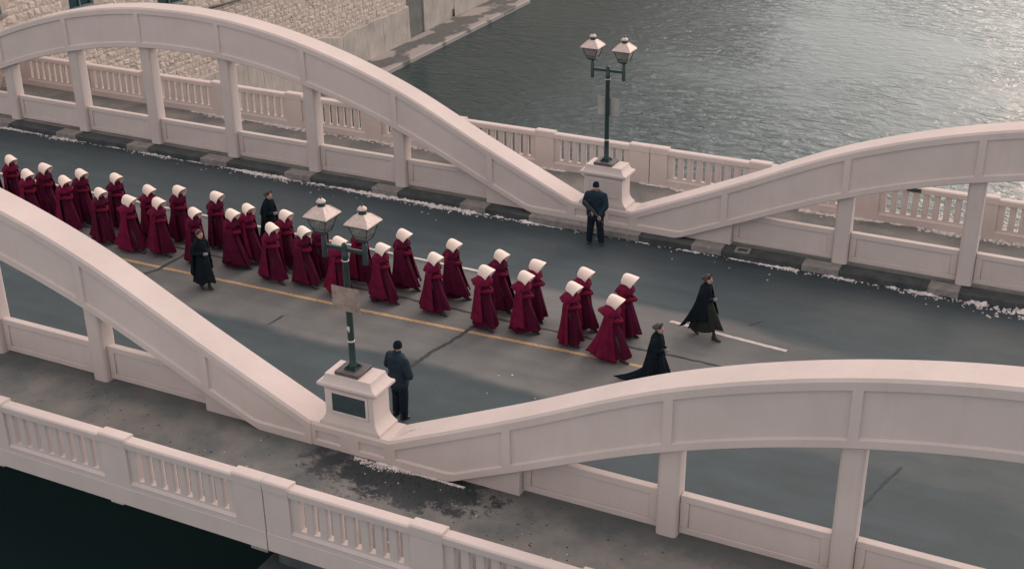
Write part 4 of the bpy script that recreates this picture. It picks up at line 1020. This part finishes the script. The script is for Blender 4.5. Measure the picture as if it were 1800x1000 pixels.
# --- guards
def guard(loc, rz, label, hood, rifle, stance=.11):
    t = thing('person', label, 'person', (loc[0], loc[1], ZR+0.004), R(rz))
    hc = (0.035, 0, 1.67); tilt = 0.12 if rifle else 0.22
    V = Vector; m = MB(); head(m, hc, tilt)
    m.capsule((0, 0, 1.44), .062, (.012, 0, 1.56), .056, 12, 3)
    m.capsule((0, 0, 1.38), .13, (0, 0, 1.15), .125, 14, 4, (1, 1.3, 1)); m.capsule((0, 0, 1.10), .12, (0, 0, .98), .125, 14, 4, (1, 1.25, 1))
    if rifle: elb = {1: (.06, .295, 1.14), -1: (.0, -.305, 1.16)}; wrs = {1: (.255, .16, .93), -1: (.245, -.04, 1.04)}
    else: elb = {1: (.02, .35, 1.15), -1: (.0, -.36, 1.13)}; wrs = {1: (.24, .08, 1.02), -1: (.24, -.06, 1.0)}
    for s in (-1, 1):
        m.capsule((0, s*.20, 1.42), .06, elb[s], .045, 10, 3); m.capsule(elb[s], .045, wrs[s], .030, 10, 3)
        hand(m, wrs[s], (.35, .5, -.8) if rifle else (.6, -s*.7, -.1), (0, -.2, -.6), 1.05, 1.0, -s)
        m.capsule((0, s*.09, .95), .095, (.02, s*(.10+stance*.2), .52), .065, 12, 3); m.capsule((.02, s*(.10+stance*.2), .52), .06, (0, s*(.10+stance*.45), .12), .04, 12, 3)
    link('body', remesh(m, .0085, .14, [SKIN, LIP, EYE], 'body', face_paint(hc, tilt)), t)
    # jacket
    m = MB()
    m.capsule((0, 0, 1.41), .160, (0, 0, 1.14), .165, 18, 5, (1, 1.55, 1)); m.capsule((-.01, 0, 1.12), .165, (-.01, 0, .86), .195, 18, 3, (1, 1.35, .35))
    for s in (-1, 1):
        m.capsule((-.005, s*.225, 1.41), .100, elb[s], .085, 12, 4); w_ = V(elb[s]).lerp(V(wrs[s]), .86); m.capsule(elb[s], .085, w_, .058, 12, 3)
        m.box(.12, .155, s*.13-.06, s*.13+.06, 1.20, 1.31)
        m.box(.125, .170, s*.14-.07, s*.14+.07, .95, 1.08)
    m.path([(.0, .09, 1.50), (-.06, .07, 1.52), (-.085, 0, 1.53), (-.06, -.07, 1.52), (0, -.09, 1.50)], [.030, .045, .052, .045, .030], 10)
    if hood: m.ell((-.115, 0, 1.43), (.07, .125, .095)); m.ell((-.10, 0, 1.36), (.06, .09, .07))
    m.tube((-.005, 0, 1.46), (-0.010, 0, 1.535 if rifle else 1.60), .105, .088, 16)
    jk = remesh(m, .011, .35, [NAVY], 'jacket')
    for v_ in jk.vertices:          # cloth wrinkles
        n_ = noise.noise(Vector((v_.co.x*9, v_.co.y*9, v_.co.z*16)))*.012; r_ = Vector((v_.co.x, v_.co.y, 0)); 
        if r_.length > .04: v_.co += r_.normalized()*n_
    link('jacket', jk, t)
    m = MB()
    for s in (-1, 1):
        k_ = (.025, s*(.10+stance*.2), .52); a_ = (0, s*(.10+stance*.45), .10)
        m.capsule((0, s*.095, .93), .130, k_, .102, 16, 4); m.capsule(k_, .100, a_, .084, 16, 3)
    m.ell((0, 0, .95), (.135, .175, .12))
    tr = remesh(m, .011, .35, [NAVYT], 'trousers')
    for v_ in tr.vertices:
        n_ = noise.noise(Vector((v_.co.x*8, v_.co.y*8, v_.co.z*14+5)))*.014; v_.co.x += n_; v_.co.y += n_*.6
    link('trousers', tr, t)
    for s in (-1, 1):
        b = boot(t, 0.0, s*(.10+stance*.45)); b.rotation_euler = (0, 0, s*.18)
    m = MB(); n = 18
    prof = [(.092, -.012), (.097, -.004), (.100, .040), (.098, .045), (.093, .075), (.078, .108), (.052, .132), (.020, .143)]
    rg = [[(-.010+r*1.02*math.cos(2*PI*i/n), r*.90*math.sin(2*PI*i/n), z) for i in range(n)] for r, z in prof]
    m.loft(rg); b = obj('beanie', m, KNIT, t, smooth=True, loc=hc); b.rotation_euler = (0, tilt-(.40 if rifle else .20), 0)
    if rifle:
        g = bpy.data.objects.new('rifle', None); COL.objects.link(g)
        tag(g, 'black rifle held slanting down across the body of the far guard', 'rifle')
        A = V((.235, -.24, 1.30)); B = V((.31, .26, .80)); d = (B-A).normalized()
        L_ = (B-A).length
        m = MB()   # rifle built along +X, up +Z
        m.box(0, .22, -.018, .018, -.055, .030); m.box(-.02, .0, -.016, .016, -.075, .035)
        st = obj('stock', m, GUN, g, bevel=.006)
        obj('receiver', MB().box(.221, .44, -.022, .022, -.035, .042), GUN, g, bevel=.005)
        mg = MB(); mg.loft([[(.33+a, b, z) for a, b in ((-.03, -.012), (.03, -.012), (.03, .012), (-.03, .012))] if z > -.1 else [(.35+a, b, z) for a, b in ((-.03, -.012), (.03, -.012), (.03, .012), (-.03, .012))] for z in (-.19, -.036)]); obj('magazine', mg, GUN, g)
        gr = MB(); gr.loft([[(.235+a-.03, b, -.13) for a, b in ((-.018, -.013), (.018, -.013), (.018, .013), (-.018, .013))], [(.245+a, b, -.036) for a, b in ((-.022, -.013), (.022, -.013), (.022, .013), (-.022, .013))]]); obj('grip', gr, GUN, g)
        hgd = MB().tube((.441, 0, .008), (.63, 0, .008), .026, .022, 10); obj('handguard', hgd, GUN, g)
        br = MB().tube((.631, 0, .010), (.82, 0, .010), .009, .009, 8); br.box(.76, .775, -.004, .004, .012, .045); obj('barrel', br, GUN, g)
        q = d.to_track_quat('X', 'Z'); Mg = Matrix.LocRotScale(A, q, None)
        g.matrix_world = Matrix.Translation(t.location) @ Matrix.Rotation(R(rz), 4, 'Z') @ Mg
    return t
guard((0.19, 11.72), -84, 'armed guard in dark jacket and beanie facing the road by the far pedestal', False, True, .16)
guard((0.02, 1.62), 72, 'guard in hooded dark jacket seen from behind, next to the plaque pedestal', True, False, .05)

# ------------------------------------------------------------------ snow, slush, litter
def clumps(name, spots, m_, seed, parent=None):
    r_ = random.Random(seed); mb = MB()
    for x, y, z, s, fl in spots:
        n = r_.choice((5, 6, 7)); a0 = r_.uniform(0, 6.3)
        base = []; mid = []
        for i in range(n):
            a = a0+2*PI*i/n; q = s*r_.uniform(.65, 1.2); el = r_.uniform(.8, 1.5)
            base.append((x+q*el*math.cos(a), y+q*math.sin(a), z-.004)); mid.append((x+q*el*.72*math.cos(a+.2), y+q*.72*math.sin(a+.2), z+s*fl*r_.uniform(.6, 1.0)))
        top = (x+r_.uniform(-.2, .2)*s, y+r_.uniform(-.2, .2)*s, z+s*fl*r_.uniform(1.0, 1.3))
        k = len(mb.v); mb.v += base+mid+[top]
        for i in range(n):
            j = (i+1) % n; mb.f.append((k+i, k+j, k+n+j, k+n+i)); mb.f.append((k+n+i, k+n+j, k+2*n))
    o = obj(name, mb, m_, parent); o['kind'] = 'stuff'; return o
r_ = random.Random(5); sp = []
def dens(x):
    # how thick the snow lies in the far gutter
    d = .20
    for c, w_, a in ((-10.8, 1.6, 1.0), (-7.2, 1.2, .8), (-15.5, .9, .6), (-19.6, .8, .7), (-4.6, 1.4, 1.1), (-2.2, .8, .5), (2.6, .9, .2), (5.7, .7, .5), (7.5, .9, .45), (8.9, .7, .6), (11.2, 1.5, 1.8), (-22.5, 1.5, .5)):
        d += a*math.exp(-((x-c)/w_)**2)
    return d
for i in range(2400):
    x = r_.uniform(-24, 15); d = dens(x)
    if r_.random() > min(1, d*.85): continue
    wd = .035+.075*d*(1.8 if x > 9.8 else 1)
    y = 12.33-abs(r_.gauss(0, 1))*wd
    sz = r_.uniform(.008, .026)*(0.8+.5*d)
    sp.append((x, y-sz, ZR+.003, min(sz, .075), .7))
for i in range(30): sp.append((r_.uniform(-15, 14), 12.1-abs(r_.gauss(0, .5)), ZR+.003, r_.uniform(.01, .03), .5))
clumps('snow', sp, SNOW, 1)
def ridge(name, x0, x1, ybase, sgn, z0, width, height, seed):
    mb = MB(); n = int((x1-x0)/.022); m_ = 8; V_ = []
    for i in range(n+1):
        x = x0+(x1-x0)*i/n
        w_ = width(x)*(0.55+1.1*abs(noise.noise(Vector((x*2.3, seed, 0))))+.5*abs(noise.noise(Vector((x*9, seed, 3)))))
        gate = noise.noise(Vector((x*1.1, seed, 7)))+.6*noise.noise(Vector((x*4.1, seed, 9)))
        w_ *= max(0.0, min(1.0, (gate+.30)*2.2))
        for j in range(m_+1):
            t = j/m_; y = ybase+sgn*(w_*t+.012*noise.noise(Vector((x*14, t*3, seed))))
            bump_ = 1+.9*noise.noise(Vector((x*13, y*22, seed)))
            h = height(x)*max(0, 1-t**1.6)*bump_*min(1, w_/.05)*(0.65+.35*math.sin(PI*min(1, t*3)))
            V_.append((x, y, z0-.006+max(0, h)*(1 if j < m_ else 0)))
    F_ = []
    for i in range(n):
        for j in range(m_):
            a = i*(m_+1)+j; q = (a, a+m_+1, a+m_+2, a+1); F_.append(q if sgn > 0 else q[::-1])
    mb.add(V_, F_); o = obj(name, mb, SNOW, smooth=True); o['kind'] = 'stuff'; return o
ridge('snow', -24, 15, 12.328, -1, ZR, lambda x: .03+.11*dens(x), lambda x: .02+.035*dens(x), 1.5)
sp = []
for i in range(2600):      # along the foot of the far balustrade
    c = r_.choice(((-12.6, 1.2), (-10.5, 1.6), (-8.6, 1.2), (5.2, .8), (8.8, .7), (10.6, 1.0), (-15.8, .6), (5.6, .5), (11.6, 1.0)))
    x = r_.gauss(c[0], c[1]*.6); y = 16.01-abs(r_.gauss(0, .09))
    sz = r_.uniform(.02, .06); sp.append((x, y-sz, ZW+.002, sz, .35))
clumps('snow', sp[:700], SNOW, 2)
ridge('snow', -17, 13, 16.012, -1, ZW, lambda x: .10+.10*math.sin(x*1.3)**2, lambda x: .035, 4.5)
sp = []
for i in range(900):      # thin line of snow at the foot of the near arch
    x = r_.uniform(0.15, 2.62); k = math.exp(-((x-.7)/.5)**2)
    y = -.325-abs(r_.gauss(0, .022+.075*k)); sz = r_.uniform(.007, .020)
    sp.append((x, y-sz*.5, ZW+.002, sz, .5))
ridge('snow', 0.1, 2.66, -.315, -1, ZW, lambda x: .045+.12*math.exp(-((x-.75)/.45)**2), lambda x: .018+.03*math.exp(-((x-.75)/.5)**2), 5.1)
for i in range(420):       # thin white smears on the feet of the two right-hand ribs
    for yc in (NY, FY):
        q = r_.gauss(1.18, .13); dd = HC-q; sp.append((q, yc-.04+(q-1.18)*.55+r_.gauss(0, .022), topf(dd)+.001, r_.uniform(.008, .018), .15))
for i in range(12): sp.append((r_.uniform(.5, 4), r_.uniform(1.2, 4.6), ZR+.003, r_.uniform(.008, .03), .4))
for i in range(40): sp.append((r_.uniform(-3, 6.5), r_.uniform(-2.6, -.6), ZW+.002, r_.uniform(.008, .022), .4))
clumps('snow', [q for q in sp if q], SNOW, 3)
sp = []
for i in range(600):      # leaf litter and grit in the damp patch
    x = r_.gauss(1.4, .95); y = r_.gauss(-.62, .30)
    if y > -.34 or y < -2.2 or abs(x-1.8) > 1.9: continue
    sp.append((x, y, ZW+.002, r_.uniform(.004, .015)*r_.uniform(.5, 1.3), .45))
for i in range(110):
    c = r_.choice(((3.6, -1.25), (4.6, -1.6), (6.3, -2.0), (-3.0, -1.5), (-5.4, -1.2), (.4, -1.6)))
    x = r_.gauss(c[0], .6); y = r_.gauss(c[1], .28)
    if y > -.4 or y < -2.8: continue
    sp.append((x, y, ZW+.002, r_.uniform(.006, .030)*r_.uniform(.4, 1), .25))
clumps('leaf_litter', sp, GRIT, 4)
# drain cover on the far kerb
t = thing('drain_cover', 'pale square drain cover on the far kerb beside the arch foot', 'drain cover', (4.08, 12.55, ZW-.028), R(4))
m = MB(); m.box(-.20, .20, -.17, -.11, 0, .035); m.box(-.20, .20, .11, .17, 0, .035); m.box(-.20, -.13, -.11, .11, 0, .035); m.box(.13, .20, -.11, .11, 0, .035)
obj('frame', m, KERBL, t, bevel=.006)
obj('lid', MB().box(-.128, .128, -.108, .108, 0, .02), KERBD, t)
m = MB().add([(-.10, -.012, 0), (.11, -.02, 0), (.10, .035, 0), (-.09, .03, 0), (-.10, -.012, .012), (.11, -.02, .02), (.10, .035, .014), (-.09, .03, .01)], [(3,2,1,0),(4,5,6,7),(0,1,5,4),(1,2,6,5),(2,3,7,6),(3,0,4,7)])
o = obj('paper_scrap', m, LINEN); o.location = (2.75, -1.72, ZW+.003); o.rotation_euler = (0, 0, .5); tag(o, 'small white paper scrap lying on the near walkway by the dark patch', 'litter')
